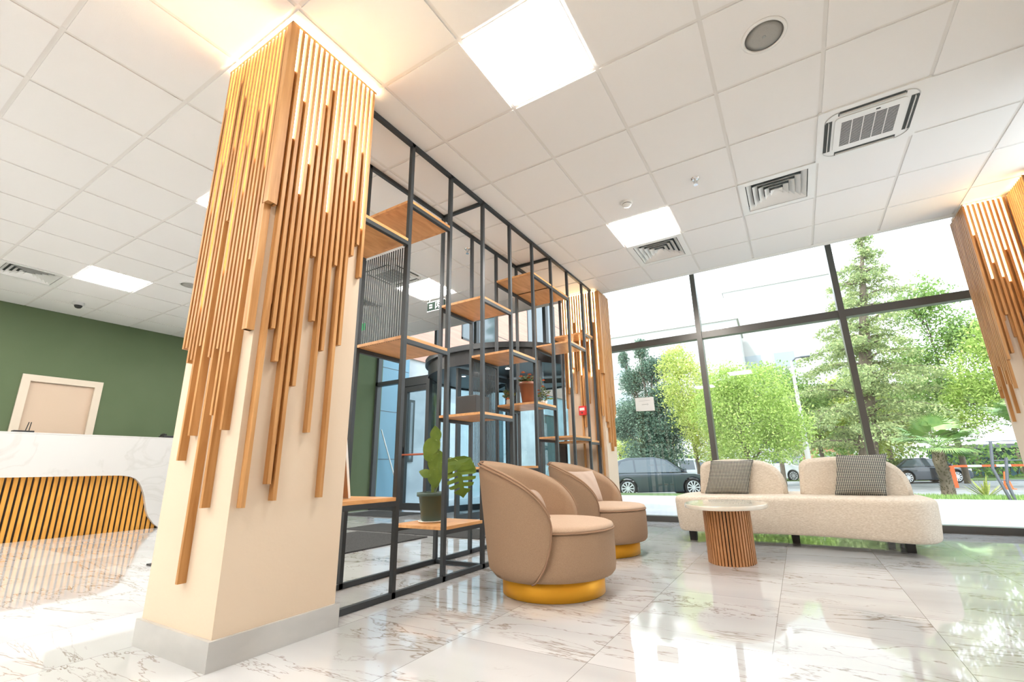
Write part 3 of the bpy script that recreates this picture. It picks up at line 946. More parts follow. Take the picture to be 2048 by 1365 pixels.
def cushion(name, label, loc, w_, h_, t_, m, rz, tilt, cat='cushion', group=None, roll=0):
    n = 22
    mb = MB()
    def P(i, j, sg):
        u = i / n * 2 - 1; v = j / n * 2 - 1
        th = t_ / 2 * (max(0, (1 - abs(u) ** 2.6)) ** .5) * (max(0, (1 - abs(v) ** 2.6)) ** .5)
        k = 1 - .055 * (1 - abs(v) ** 2) * abs(u) ** 6 ; k2 = 1 - .055 * (1 - abs(u) ** 2) * abs(v) ** 6
        x = u * w_ / 2 * k; z = v * h_ / 2 * k2
        wr = .003 * math.sin(9 * u + 5 * v) * (1 - abs(u)) 
        return (x, sg * th + wr, z + h_ / 2)
    vs = [P(i, j, -1) for i in range(n + 1) for j in range(n + 1)] + [P(i, j, 1) for i in range(n + 1) for j in range(n + 1)]
    o_ = (n + 1) ** 2
    fs = []
    for i in range(n):
        for j in range(n):
            a = i * (n + 1) + j
            fs.append((a, a + n + 1, a + n + 2, a + 1)); fs.append((a + o_, a + o_ + 1, a + o_ + n + 2, a + o_ + n + 1))
    mb.add(vs, fs, True)
    t = thing(name, label, cat, loc, rz, group)
    c, s = math.cos(tilt), math.sin(tilt); cr, sr = math.cos(roll), math.sin(roll)
    def tf(q):
        x, y, z = q
        x = x - z * sr
        return (x, y * c + z * s, z * c - y * s)
    mb.v = [tf(q) for q in mb.v]
    mb.build('cushion_cover', m, t, clean=True)
    edge = []
    for k in range(4 * n + 1):
        q = k % (4 * n)
        i, j = (q, 0) if q < n else (n, q - n) if q < 2 * n else (3 * n - q, n) if q < 3 * n else (0, 4 * n - q)
        edge.append(tf(P(i, j, 0)))
    MB().tube(edge, .004, 6, caps=False).build('welt', m, t)
    return t
cushion('scatter_cushion', 'plain beige cushion inside the farther tub armchair', (-1.70, 4.10, .385), .36, .31, .12, pillow_m, math.radians(70), .34, roll=.06)
cushion('scatter_cushion', 'plain beige cushion barely showing inside the nearest tub armchair', (-1.60, 2.92, .345), .25, .24, .10, pillow_m, math.radians(78), .34, roll=.05)

# ================================================================== SOFA
so = thing('curved_sofa', 'long curved oatmeal sofa with two low backrests in front of the window', 'sofa', (-.07, 5.2, 0))
def sofa_outline(s):
    """closed plan outline, local coords, s in 0..1"""
    return s
ctrl = [(-.93, -.42), (-.50, -.41), (-.08, -.36), (.34, -.42), (.66, -.55), (.84, -.53), (.95, -.33), (.965, .0), (.95, .26), (.86, .50), (.55, .64), (.0, .69), (-.55, .66), (-.90, .56), (-1.04, .30), (-1.06, .0), (-1.05, -.30)]
def closed_spline(P, n=8):
    out = []
    N_ = len(P)
    for i in range(N_):
        p0, p1, p2, p3 = [Vector((*P[(i + k) % N_], 0)) for k in (-1, 0, 1, 2)]
        for k in range(n):
            t = k / n
            q = 0.5 * ((2 * p1) + (-p0 + p2) * t + (2 * p0 - 5 * p1 + 4 * p2 - p3) * t * t + (-p0 + 3 * p1 - 3 * p2 + p3) * t ** 3)
            out.append((q.x, q.y))
    return out
SO = closed_spline(ctrl)
def offset_outline(P, d):
    n = len(P); out = []
    for i in range(n):
        a = Vector(P[i - 1]); b_ = Vector(P[(i + 1) % n])
        t = (b_ - a).normalized()
        out.append((P[i][0] - t.y * d, P[i][1] + t.x * d))
    return out
def loft(P, layers, m_b, smooth=True):
    n = len(P); vs = []
    for d, z in layers:
        Q = offset_outline(P, d)
        vs += [(x, y, z) for x, y in Q]
    fs = []
    for i in range(len(layers) - 1):
        for k in range(n):
            a = i * n + k; b_ = i * n + (k + 1) % n
            fs.append((a, b_, b_ + n, a + n))
    m_b.add(vs, fs, smooth)
    m_b.add(vs, [tuple(range(n - 1, -1, -1)), tuple(range((len(layers) - 1) * n, len(layers) * n))], False)
    return m_b
loft(SO, [(.07, .10), (.040, .103), (.026, .112), (.018, .13), (.006, .24), (.0, .375), (.003, .395), (.012, .410), (.03, .419), (.06, .422), (.10, .423)], MB()).build('sofa_body', sofa_m, so, clean=True)
def bolster(x0, x1, yc, thk, z0, z1, skew, nm='backrest', curve=0.0):
    m_b = MB(); n = 30; k = 20
    vs = []
    # profile in X-Z: superellipse with a straight foot, lofted through thickness with rounded faces
    prof = []
    w_ = x1 - x0; h_ = z1 - z0
    for i in range(n + 1):
        t = i / n
        # left edge up, top, right edge down
        if t < .2: u = t / .2; prof.append((x0 + .045 * w_ * u * .6, z0 + h_ * .72 * u))
        elif t < .34: u = (t - .2) / .14; a = u * PI / 2; prof.append((x0 + .027 * w_ + .12 * w_ * (1 - math.cos(a)), z0 + h_ * (.72 + .24 * math.sin(a))))
        elif t < .66: u = (t - .34) / .32; prof.append((x0 + w_ * (.147 + u * .50), z0 + h_ * (.96 + .04 * math.sin(u * PI))))
        else: u = (t - .66) / .34; a = u * PI / 2; prof.append((x0 + w_ * (.647 + (.353) * math.sin(a) ** .95), z0 + h_ * (.96 * math.cos(a) ** .75)))
    cx = (x0 + x1) / 2
    layers = []
    L_ = 10
    for j in range(L_ + 1):
        v = j / L_ * 2 - 1
        sc_ = 1 - .10 * (1 - math.sqrt(max(0, 1 - v ** 4)))
        layers.append((v * thk / 2, sc_))
    for y, sc_ in layers:
        for px_, pz in prof:
            xx = cx + (px_ - cx) * sc_
            vs.append((xx, yc + y + curve * ((xx - cx) / w_) ** 2, z0 + (pz - z0) * sc_))
    M_ = n + 1
    fs = []
    for j in range(L_):
        for i in range(n):
            a = j * M_ + i
            fs.append((a, a + 1, a + M_ + 1, a + M_))
        fs.append((j * M_ + n, j * M_, (j + 1) * M_, (j + 1) * M_ + n))
    m_b.add(vs, fs, True)
    m_b.add(vs, [tuple(range(M_)), tuple(range(L_ * M_ + M_ - 1, L_ * M_ - 1, -1))])
    m_b.build(nm, sofa_m, so, clean=True)
bolster(-.88, -.065, .22, .24, .418, .765, 0, curve=-.06)
bolster(.035, .885, .20, .24, .418, .765, 0, curve=-.10)
for (x, y) in ((-.93, -.20), (.735, -.22), (-.06, .0), (-.80, .42), (.78, .42)):
    MB().prism([(x - .03, 0.0), (x + .03, 0.0), (x + .035, .108), (x - .035, .108)], 'y', y - .03, y + .03).build('leg', black_m, so)
cushion('houndstooth_cushion', 'black and cream houndstooth cushion on the left backrest of the sofa', (-.68, 5.205, .420), .40, .335, .12, hounds, .06, .16, roll=-.27)
cushion('houndstooth_cushion', 'black and cream houndstooth cushion on the right backrest of the sofa', (.42, 5.17, .420), .37, .36, .13, hounds, -.04, .16, roll=-.19)

# ================================================================== COFFEE TABLE
tb = thing('oval_coffee_table', 'low oval coffee table with cream marble top and fluted wooden drum base', 'table', (-.545, 4.03, 0))
def ellp(a, b2, n=72): return [(a * math.cos(2 * PI * k / n), b2 * math.sin(2 * PI * k / n)) for k in range(n)]
loft(ellp(.295, .40), [(.004, .393), (.0, .397), (.0, .419), (.003, .423)], MB()).build('marble_top', marble_top, tb, clean=True)
loft(ellp(.150, .205), [(0, .002), (0, .393)], MB()).build('drum_core', dark_felt, tb, clean=True)
fl_ = MB()
nf = 46
for k in range(nf):
    t = 2 * PI * k / nf
    x, y = .152 * math.cos(t), .207 * math.sin(t)
    nx, ny = math.cos(t) / .152, math.sin(t) / .207
    q = math.hypot(nx, ny); nx /= q; ny /= q
    tx, ty = -ny, nx
    hw = .0078
    P4 = [(x - tx * hw, y - ty * hw), (x - tx * hw + nx * .016, y - ty * hw + ny * .016), (x + tx * hw + nx * .016, y + ty * hw + ny * .016), (x + tx * hw, y + ty * hw)]
    fl_.prism(P4, 'z', 0.0, .392)
tag(fl_.build('fluted_drum', flute_m, tb, clean=True))

# ================================================================== RECEPTION DESK
rd = thing('reception_desk', 'long white marble reception desk with a curved ribbed wooden inset at the left', 'desk', (-7.9, -1.6, 0))
def dy(y): return y + 1.6
Y1 = 4.1
box('desk_body', white_m, -.66, -.085, 0, dy(Y1), 0, 1.20, rd)
curve = [(2.62, .728), (2.706, .724), (2.79, .71), (2.853, .681), (2.90, .635), (2.939, .571), (2.975, .49), (2.997, .429), (3.025, .33), (3.05, .24), (3.08, .17), (3.116, .122), (3.17, .055), (3.235, 0.0)]
poly = [(dy(Y1), 0.0), (dy(Y1), 1.235), (0, 1.235), (0, .728)] + [(dy(a), z) for a, z in curve]
MB().prism(poly, 'x', -.055, 0.0).build('marble_front', marble_wall, rd, clean=True)
box('desk_top', marble_wall, -.70, .0, 0, dy(Y1), 1.2365, 1.252, rd)
box('inset_backing', dark_felt, -.083, -.078, 0, dy(3.25), 0, .74, rd)
sl = MB()
y = -1.58
def curve_z(yy):
    if yy <= 2.62: return .726
    for (a, za), (b2, zb2) in zip(curve, curve[1:]):
        if a <= yy <= b2: return za + (zb2 - za) * (yy - a) / (b2 - a)
    return 0
while y < 3.2:
    h = min(.735, curve_z(y) + .03)
    if h > .03: sl.box(-.078, -.056, dy(y), dy(y) + .036, 0.0, h)
    y += .0585
sl.build('ribbed_inset', counter_slat_m, rd)
box('led_strip', led_m, -.074, -.058, 0, dy(2.72), .742, .752, rd)
rt = thing('wifi_router', 'small black router with two antennas on the reception desk', 'router', (-8.03, 1.67, 1.2525))
box('router_body', black_m, -.05, .05, -.08, .10, 0, .025, rt, .004)
MB().tube([(0, .03, .02), (0.0, .045, .13)], .005).build('antenna', black_m, rt)
MB().tube([(0, .06, .02), (0.0, .065, .13)], .005).build('antenna', black_m, rt)
ph = thing('desk_phone', 'dark desk phone at the far end of the reception desk', 'phone', (-8.0, 3.17, 1.2525))
box('phone_base', black_m, -.08, .08, -.07, .07, 0, .03, ph, .006)
MB().tube([(-.07, -.04, .04), (.0, -.04, .052), (.07, -.04, .04)], .016).build('handset', black_m, ph)

# ================================================================== CEILING FITTINGS
def cell_c(c, r_): return (GX + (c + .5) * T, GY + (r_ + .5) * T)
LL = ['biggest square light panel in the ceiling, nearest the camera', 'square light panel next to the square vent before the window', 'square light panel partly hidden by the left side of the slatted column',
      'square light panel seen through the metal shelving', 'square light panel above the reception desk by the dome camera', 'square light panel hidden behind the foreground column']
for k, (c, r_) in enumerate(LIGHTS):
    x, y = cell_c(c, r_)
    t = thing('ceiling_light', LL[k] if k < 6 else 'unseen square light panel behind the camera over the lobby, off-pattern ones added as fill', 'light', (x, y, CEIL), 0, None if k < 6 else 'unseen light panels behind the camera, some added as fill')
    h = T / 2 - g
    MB().box(-h, h, -h, h, .004, .02).build('light_housing', white_plastic, t)
    MB().box(-h + .008, h - .008, -h + .008, h - .008, -.001, .004).build('diffuser', panel_m, t)

def make_vent(label, x, y):
    t = thing('ceiling_vent', label, 'vent', (x, y, CEIL))
    h = T / 2 - .006
    fr = MB()
    fr.box(-h, h, -h, -h + .055, -.004, .014).box(-h, h, h - .055, h, -.004, .014).box(-h, -h + .055, -h + .055, h - .055, -.004, .014).box(h - .055, h, -h + .055, h - .055, -.004, .014)
    fr.build('vent_frame', white_plastic, t)
    box('duct', duct_dark, -h + .05, h - .05, -h + .05, h - .05, .05, .06, t)
    lv = MB()
    for q in range(5):
        o1 = h - .062 - q * .046      # outer edge, low
        i1 = o1 - .040
        zl, zh = -.002, .034
        for sg in (-1, 1):
            # sloping blades: low at the outside, high at the inside
            vs = [(-o1, sg * o1, zl), (o1, sg * o1, zl), (i1, sg * i1, zh), (-i1, sg * i1, zh)]
            vs += [(a, b2, c + .002) for a, b2, c in vs]
            lv.add(vs, [(0, 1, 2, 3), (7, 6, 5, 4), (0, 4, 5, 1), (2, 6, 7, 3)])
            vs = [(sg * o1, -o1, zl), (sg * o1, o1, zl), (sg * i1, i1, zh), (sg * i1, -i1, zh)]
            vs += [(a, b2, c + .002) for a, b2, c in vs]
            lv.add(vs, [(0, 1, 2, 3), (7, 6, 5, 4), (0, 4, 5, 1), (2, 6, 7, 3)])
    lv.build('louvres', white_plastic, t)
VL = ['square louvred vent beside the air conditioner cassette', 'square louvred vent right behind the small light panel by the window', 'square louvred vent at the left edge above the reception desk', 'louvred vent seen behind the slat panel of the shelving']
for (c, r_), l in zip(VENTS, VL):
    make_vent(l, *cell_c(c, r_))

def make_ac(label, x, y):
    t = thing('air_conditioner_cassette', label, 'air conditioner', (x, y, CEIL))
    h = .312
    pts = []
    for sx, sy, a0 in ((1, 1, 0), (-1, 1, 90), (-1, -1, 180), (1, -1, 270)):
        for k in range(5):
            a = math.radians(a0 + k * 22.5)
            pts.append((sx * (h - .02) + .02 * math.cos(a), sy * (h - .02) + .02 * math.sin(a)))
    MB().prism(pts, 'z', -.012, .018).build('cassette_panel', white_plastic, t)
    # four air slots with flaps near the edges
    for k in range(4):
        a = k * PI / 2
        ca, sa = math.cos(a), math.sin(a)
        def R2(p_): return (p_[0] * ca - p_[1] * sa, p_[0] * sa + p_[1] * ca, p_[2])
        m_ = MB().box(-.19, .19, .222, .268, -.0135, -.0125); m_.v = [R2(q) for q in m_.v]; m_.build('air_slot', duct_dark, t)
        m_ = MB().box(-.185, .185, .242, .246, -.026, -.0136); m_.v = [R2(q) for q in m_.v]; m_.build('air_flap', white_plastic, t)
    # raised centre with rounded corners and intake grille
    for a0 in (0, 90, 180, 270):
        sx = 1 if a0 in (0, 270) else -1; sy = 1 if a0 < 180 else -1
        arc = [(sx * .175 + .092 * math.cos(math.radians(a0 + q)), sy * .175 + .092 * math.sin(math.radians(a0 + q)), -.0145) for q in range(4, 90, 9)]
        MB().tube(arc, .0035, 6).build('corner_moulding', camera_grey, t)
    pts = []
    h2, r2 = .205, .03
    for sx, sy, a0 in ((1, 1, 0), (-1, 1, 90), (-1, -1, 180), (1, -1, 270)):
        for k in range(5):
            a = math.radians(a0 + k * 22.5)
            pts.append((sx * (h2 - r2) + r2 * math.cos(a), sy * (h2 - r2) + r2 * math.sin(a)))
    MB().prism(pts, 'z', -.020, -.0125).build('intake_panel', white_plastic, t)
    gm = MB()
    for col_ in range(5):
        x0 = -.165 + col_ * .067
        for row in range(20):
            y0 = -.145 + row * .0148
            gm.box(x0, x0 + .061, y0, y0 + .0085, -.0212, -.0202)
    gm.build('intake_grille', duct_dark, t)
    box('status_light', black_m, .03, .055, -.185, -.172, -.0212, -.0202, t)
make_ac('square air conditioner cassette in the ceiling at the right', *cell_c(3, 2))
make_ac('air conditioner cassette seen through the upper part of the metal shelving', *cell_c(-5, 2))

def speaker(label, x, y):
    t = thing('ceiling_speaker', label, 'speaker', (x, y, CEIL))
    MB().lathe([(.118, .0), (.118, -.006), (.108, -.010), (.100, -.008), (.100, -.002)], n=48).build('speaker_rim', white_plastic, t, clean=True)
    MB().lathe([(.099, -.004), (.06, -.0085), (.01, -.0095)], n=48).build('speaker_grille', speaker_grey, t, clean=True)
    MB().lathe([(.010, -.0095), (.008, -.012)], n=16).build('emblem', grey_print, t)
speaker('round speaker with grey grille in the ceiling at the upper right', *cell_c(2, 0))
speaker('round speaker in the ceiling left of the foreground column', *cell_c(-9, 0))
def sprinkler(label, x, y):
    t = thing('ceiling_sprinkler', label, 'sprinkler', (x, y, CEIL))
    MB().lathe([(.036, 0), (.034, -.006), (.02, -.010)], n=32).build('escutcheon', chrome_m, t)
    MB().lathe([(.010, -.008), (.010, -.03), (.006, -.045)], n=16).build('nozzle', chrome_m, t)
    MB().tube([(-.014, 0, -.022), (-.014, 0, -.045), (0, 0, -.058), (.014, 0, -.045), (.014, 0, -.022)], .003).build('yoke', chrome_m, t)
    MB().lathe([(.018, -.058), (.018, -.060)], n=16).build('deflector', chrome_m, t)
sprinkler('chrome sprinkler head in the ceiling near the vents', -.405, 3.708)
sprinkler('chrome sprinkler head seen through the top of the metal shelving', -2.813, 3.664)
t = thing('smoke_detector', 'small white smoke detector in the ceiling near the small light panel', 'smoke detector', (-1.018, 3.736, CEIL))
MB().lathe([(.052, 0), (.052, -.014), (.046, -.020)], n=32).build('detector_base', white_plastic, t)
MB().lathe([(.040, -.020), (.040, -.026)], n=32).build('sensing_slot', black_m, t)
MB().lathe([(.042, -.026), (.036, -.040), (.012, -.044)], n=32).build('detector_cap', white_plastic, t)
t = thing('dome_camera', 'white dome camera on the ceiling above the reception desk', 'camera', (-8.355, 1.974, CEIL))
MB().lathe([(.062, 0), (.062, -.03), (.05, -.04)], n=32).build('camera_base', camera_grey, t)
MB().lathe([(.044, -.040), (.042, -.058), (.030, -.076), (.008, -.084)], n=32).build('dome', black_m, t)

# exit signs
def exit_sign(name, label, x, y, z, w_, h_, m, text):
    t = thing(name, label, 'sign', (x, y, z))
    box('sign_body', m, 0, w_, 0, .018, 0, h_, t)
    MB().box(-.004, w_ + .004, -.002, .02, h_, h_ + .006).box(-.004, w_ + .004, -.002, .02, -.006, 0).build('sign_edge', white_plastic, t)
    MB().tube([(.03, .01, h_), (.03, .01, CEIL - z)], .002, 6).build('hanger', white_plastic, t)
    MB().tube([(w_ - .03, .01, h_), (w_ - .03, .01, CEIL - z)], .002, 6).build('hanger', white_plastic, t)
    s_ = MB()
    if text:
        # short two-line lettering blocks on the left
        for r_ in range(2):
            for k in range(3):
                s_.box(.035 + k * .018, .048 + k * .018, -.002, 0, .075 - r_ * .036, .092 - r_ * .036)
    q = w_ * .48 if text else w_ * .3
    # door outline
    s_.box(q, q + .008, -.002, 0, .02, h_ - .015).box(q, q + .10, -.002, 0, h_ - .023, h_ - .015).box(q + .092, q + .10, -.002, 0, .02, h_ - .015)
    def bar(p0, p1, wd):
        d_ = Vector((p1[0] - p0[0], 0, p1[1] - p0[1])).normalized(); n_ = Vector((-d_.z, 0, d_.x)) * wd / 2
        a, b2 = Vector((p0[0], -.002, p0[1])), Vector((p1[0], -.002, p1[1]))
        s_.add([a - n_, b2 - n_, b2 + n_, a + n_], [(0, 1, 2, 3)])
    cx, cz = q + .05, h_ * .5
    # running figure
    bar((cx, cz + .028), (cx - .008, cz - .005), .016)
    bar((cx - .006, cz - .002), (cx + .018, cz - .018), .010); bar((cx + .018, cz - .018), (cx + .010, cz - .042), .009)
    bar((cx - .006, cz - .002), (cx - .022, cz - .022), .010); bar((cx - .022, cz - .022), (cx - .036, cz - .026), .009)
    bar((cx, cz + .024), (cx + .022, cz + .010), .008); bar((cx, cz + .024), (cx - .022, cz + .014), .008)
    s_.lathe([(.009, 0), (.009, .001)], n=12)
    nv = 48
    for i_ in range(len(s_.v) - nv, len(s_.v)):
        a, b2, c = s_.v[i_]
        s_.v[i_] = (a + cx + .006, -.002 + c, b2 + cz + .043)
    s_.build('sign_symbol', sign_white, t)
exit_sign('exit_sign', 'black hanging exit sign with white running figure above the revolving door', -4.11, 4.46, 2.84, .30, .125, exit_m, True)
exit_sign('exit_sign', 'green lit exit sign half hidden behind the foreground column', -5.80, 4.6, 2.86, .26, .12, exit_green, False)

# ---------------------------------------------------------------- window notice
t = thing('window_notice', 'white paper notice stuck on the window glass', 'notice', (-1.89, GLASS_Y - .010, 1.46))
m_ = MB().add([(0, 0, .012), (.265, 0, 0), (.262, 0, .195), (-.003, 0, .200)], [(0, 1, 2, 3)]).add([(0, .003, .012), (.265, .003, 0), (.262, .003, .195), (-.003, .003, .200)], [(3, 2, 1, 0)])
m_.build('paper', paper_m, t)
m_ = MB().box(.09, .165, -.002, -.001, .095, .100).box(.05, .21, -.002, -.001, .150, .1525)
m_.add([(.165, -.0015, .082), (.185, -.0015, .0975), (.165, -.0015, .113), (.165, -.0015, .108), (.178, -.0015, .0975), (.165, -.0015, .087)], [(0, 1, 4, 5), (1, 2, 3, 4)])
m_.build('printed_arrow', grey_print, t)

# floor mats
def flat_poly(name, pts, h, m, label, cat, group=None):
    cx = sum(p_[0] for p_ in pts) / len(pts); cy = sum(p_[1] for p_ in pts) / len(pts)
    o = MB().prism([(x - cx, y - cy) for x, y in pts], 'z', 0.0, h).build(name, m, loc=(cx, cy, 0.0005), clean=True)
    return tag(o, label, cat, group)
flat_poly('entrance_mat', [(-3.62, 1.9), (-3.62, 4.05), (-4.75, 4.05), (-4.75, 1.9)], .012, mat_m, 'dark charcoal entrance mat nearest the shelving', 'mat')
flat_poly('entrance_mat', [(-3.0, 4.15), (-3.0, 4.80), (-5.15, 4.80), (-5.15, 4.15)], .010, mat_m, 'charcoal entrance mat right in front of the revolving door', 'mat')
flat_poly('entrance_mat', [(-5.65, 5.45), (-5.65, 6.2), (-6.9, 6.2), (-6.9, 5.45)], .012, mat_m, 'charcoal mat before the side door with copper push bar', 'mat')

# ================================================================== REVOLVING DOOR
rv = thing('revolving_door', 'large black drum revolving door with curved glass behind the shelving', 'revolving door', (-4.02, GLASS_Y, 0))
RR = 1.40
def arc_wall(r0, r1, a0, a1, z0, z1, n=40):
    m_ = MB(); vs = []
    for k in range(n + 1):
        a = a0 + (a1 - a0) * k / n
        c, s = math.cos(a), math.sin(a)
        vs += [(r0 * c, r0 * s, z0), (r1 * c, r1 * s, z0), (r1 * c, r1 * s, z1), (r0 * c, r0 * s, z1)]
    fs = []
    for k in range(n):
        a = k * 4
        for j in range(4):
            fs.append((a + j, a + (j + 1) % 4, a + 4 + (j + 1) % 4, a + 4 + j))
    m_.add(vs, fs)
    m_.add(vs, [(3, 2, 1, 0), (n * 4, n * 4 + 1, n * 4 + 2, n * 4 + 3)])
    return m_
arc_wall(RR - .03, RR + .02, 0, 2 * PI, 2.38, 2.46, 96).build('canopy_rim', frame_m, rv, clean=True)
arc_wall(RR - .10, RR - .03, 0, 2 * PI, 2.18, 2.40, 96).build('canopy_fascia', black_m, rv, clean=True)
MB().lathe([(RR - .10, 2.20), (RR - .10, 2.23)], n=64).build('canopy_soffit', black_m, rv)
for a0, a1 in ((math.radians(140), math.radians(220)), (math.radians(-40), math.radians(40))):
    arc_wall(RR - .06, RR - .05, a0, a1, .10, 2.18).build('curved_glass', drum_glass, rv, clean=True)
    arc_wall(RR - .08, RR - .03, a0, a1, .0, .10).build('curved_sill', frame_m, rv, clean=True)
for a in (140, 180, 220, -40, 0, 40):
    a = math.radians(a)
    x, y = (RR - .055) * math.cos(a), (RR - .055) * math.sin(a)
    MB().box(x - .035, x + .035, y - .035, y + .035, 0, 2.2).build('drum_post', frame_m, rv)
MB().tube([(0, 0, 0), (0, 0, 2.2)], .05, 16).build('centre_shaft', frame_m, rv)
for k in range(3):
    a = math.radians(25 + 120 * k)
    c, s = math.cos(a), math.sin(a)
    def R3(q): return (q[0] * c - q[1] * s, q[0] * s + q[1] * c, q[2])
    m_ = MB().box(.05, .11, -.02, .02, .02, 2.17).box(1.22, 1.29, -.02, .02, .02, 2.17).box(.11, 1.22, -.02, .02, .02, .12).box(.11, 1.22, -.02, .02, 2.09, 2.17)
    m_.v = [R3(q) for q in m_.v]
    wg = m_.build('door_wing', frame_m, rv)
    m_ = MB().box(.11, 1.22, -.003, .003, .12, 2.09); m_.v = [R3(q) for q in m_.v]
    m_.build('wing_glass', drum_glass, wg)
for a in (-120, -90, -60):
    a = math.radians(a)
    MB().lathe([(.035, 2.199), (.035, 2.196)], .8 * math.cos(a), .8 * math.sin(a), n=20).build('downlight', panel_m, rv)

# ================================================================== OUTSIDE
GZ = -0.60
struct('ground_patio', MB().box(-7.4, 14, GLASS_Y + .06, 11.8, -.25, -0.004), patio_m)
b = MB()
b.add([(-7.0, 11.8, -.02), (40, 11.8, -.02), (40, 20.0, -.40), (-7.0, 20.0, -.40), (-7.0, 11.8, -1.2), (40, 11.8, -1.2), (40, 20.0, -1.2), (-7.0, 20.0, -1.2)], [(0, 1, 2, 3), (7, 6, 5, 4), (0, 4, 5, 1), (1, 5, 6, 2), (2, 6, 7, 3), (3, 7, 4, 0)])
struct('ground_lawn', b, grass_m)
struct('ground_street', MB().box(-80, 110, 20.0, 160, GZ - .3, GZ), asphalt_m)
struct('ground_far_lawn', MB().box(-80, 110, 40.0, 75, GZ, GZ + .05), grass_m)
rg = random.Random(4)
gb = MB()
for k in range(9000):
    x = rg.uniform(-1, 12); y = rg.uniform(11.82, 18.5)
    z = -.02 - (y - 11.8) * .0463
    h = rg.uniform(.04, .11); a = rg.uniform(0, PI); w_ = .012
    dx, dy_ = math.cos(a) * w_, math.sin(a) * w_
    lx2, ly2 = rg.uniform(-.03, .03), rg.uniform(-.03, .03)
    gb.add([(x - dx, y - dy_, z), (x + dx, y + dy_, z), (x + lx2, y + ly2, z + h)], [(0, 1, 2)])
tag(gb.build('grass_blades', fol_mid), 'short green grass on the strip beyond the pale paving', 'grass', kind='stuff')

# wing of the same building seen past the revolving door
wn = thing('building_wing', 'wing of the building with grey concrete base, pink timber upper storey and blue metal pier', 'building', (-7.5, 6.6, 0))
box('blue_metal_pier', blue_clad, -.4, .05, 0, .95, 0, 3.9, wn)
for z in (.95, 1.95, 2.9):
    box('cladding_joint', frame_m, -.38, .053, .02, .93, z, z + .012, wn)
box('concrete_wall', concrete_m, -.5, -.02, .95, 12.5, 0, 3.27, wn)
box('timber_cladding', pink_clad, -.5, .03, .95, 12.5, 3.27, 10, wn)
for z in (4.7, 6.1, 7.5): box('cladding_joint', frame_m, -.48, .033, 0.97, 12.4, z, z + .02, wn)
for (y0, y1, z0, z1) in ((2.9, 4.6, 4.2, 6.6), (6.6, 8.8, 4.4, 6.9)):
    wf = MB().box(0, .04, y0, y1, z0, z0 + .06).box(0, .04, y0, y1, z1 - .06, z1).box(0, .04, y0, y0 + .06, z0, z1).box(0, .04, y1 - .06, y1, z0, z1).build('window_frame', frame_m, wn)
    box('pane', car_glass, .0, .036, y0 + .06, y1 - .06, z0 + .06, z1 - .06, wf)
for (y0, y1, z0, z1) in ((1.02, 1.22, .9, 2.3), (4.3, 5.0, .9, 2.4), (7.3, 8.5, .8, 2.55), (10.5, 11.6, .8, 2.55)):
    wf = MB().box(-.03, .01, y0, y1, z0, z1).build('window_frame', frame_m, wn)
    box('pane', car_glass, -.02, .013, y0 + .06, y1 - .06, z0 + .06, z1 - .06, wf)
MB().tube([(-7.36, 6.72, 1.55), (-7.18, 7.25, -.003)], .014, 8).build('leaning_pole', white_plastic)
tag(bpy.data.objects['leaning_pole'], 'thin white pole leaning against the blue metal pier outside', 'pole')
struct('ground_side_paving', MB().box(-7.0, -7.0 + .01, 6.6, 11, -.3, -.005), patio_m)

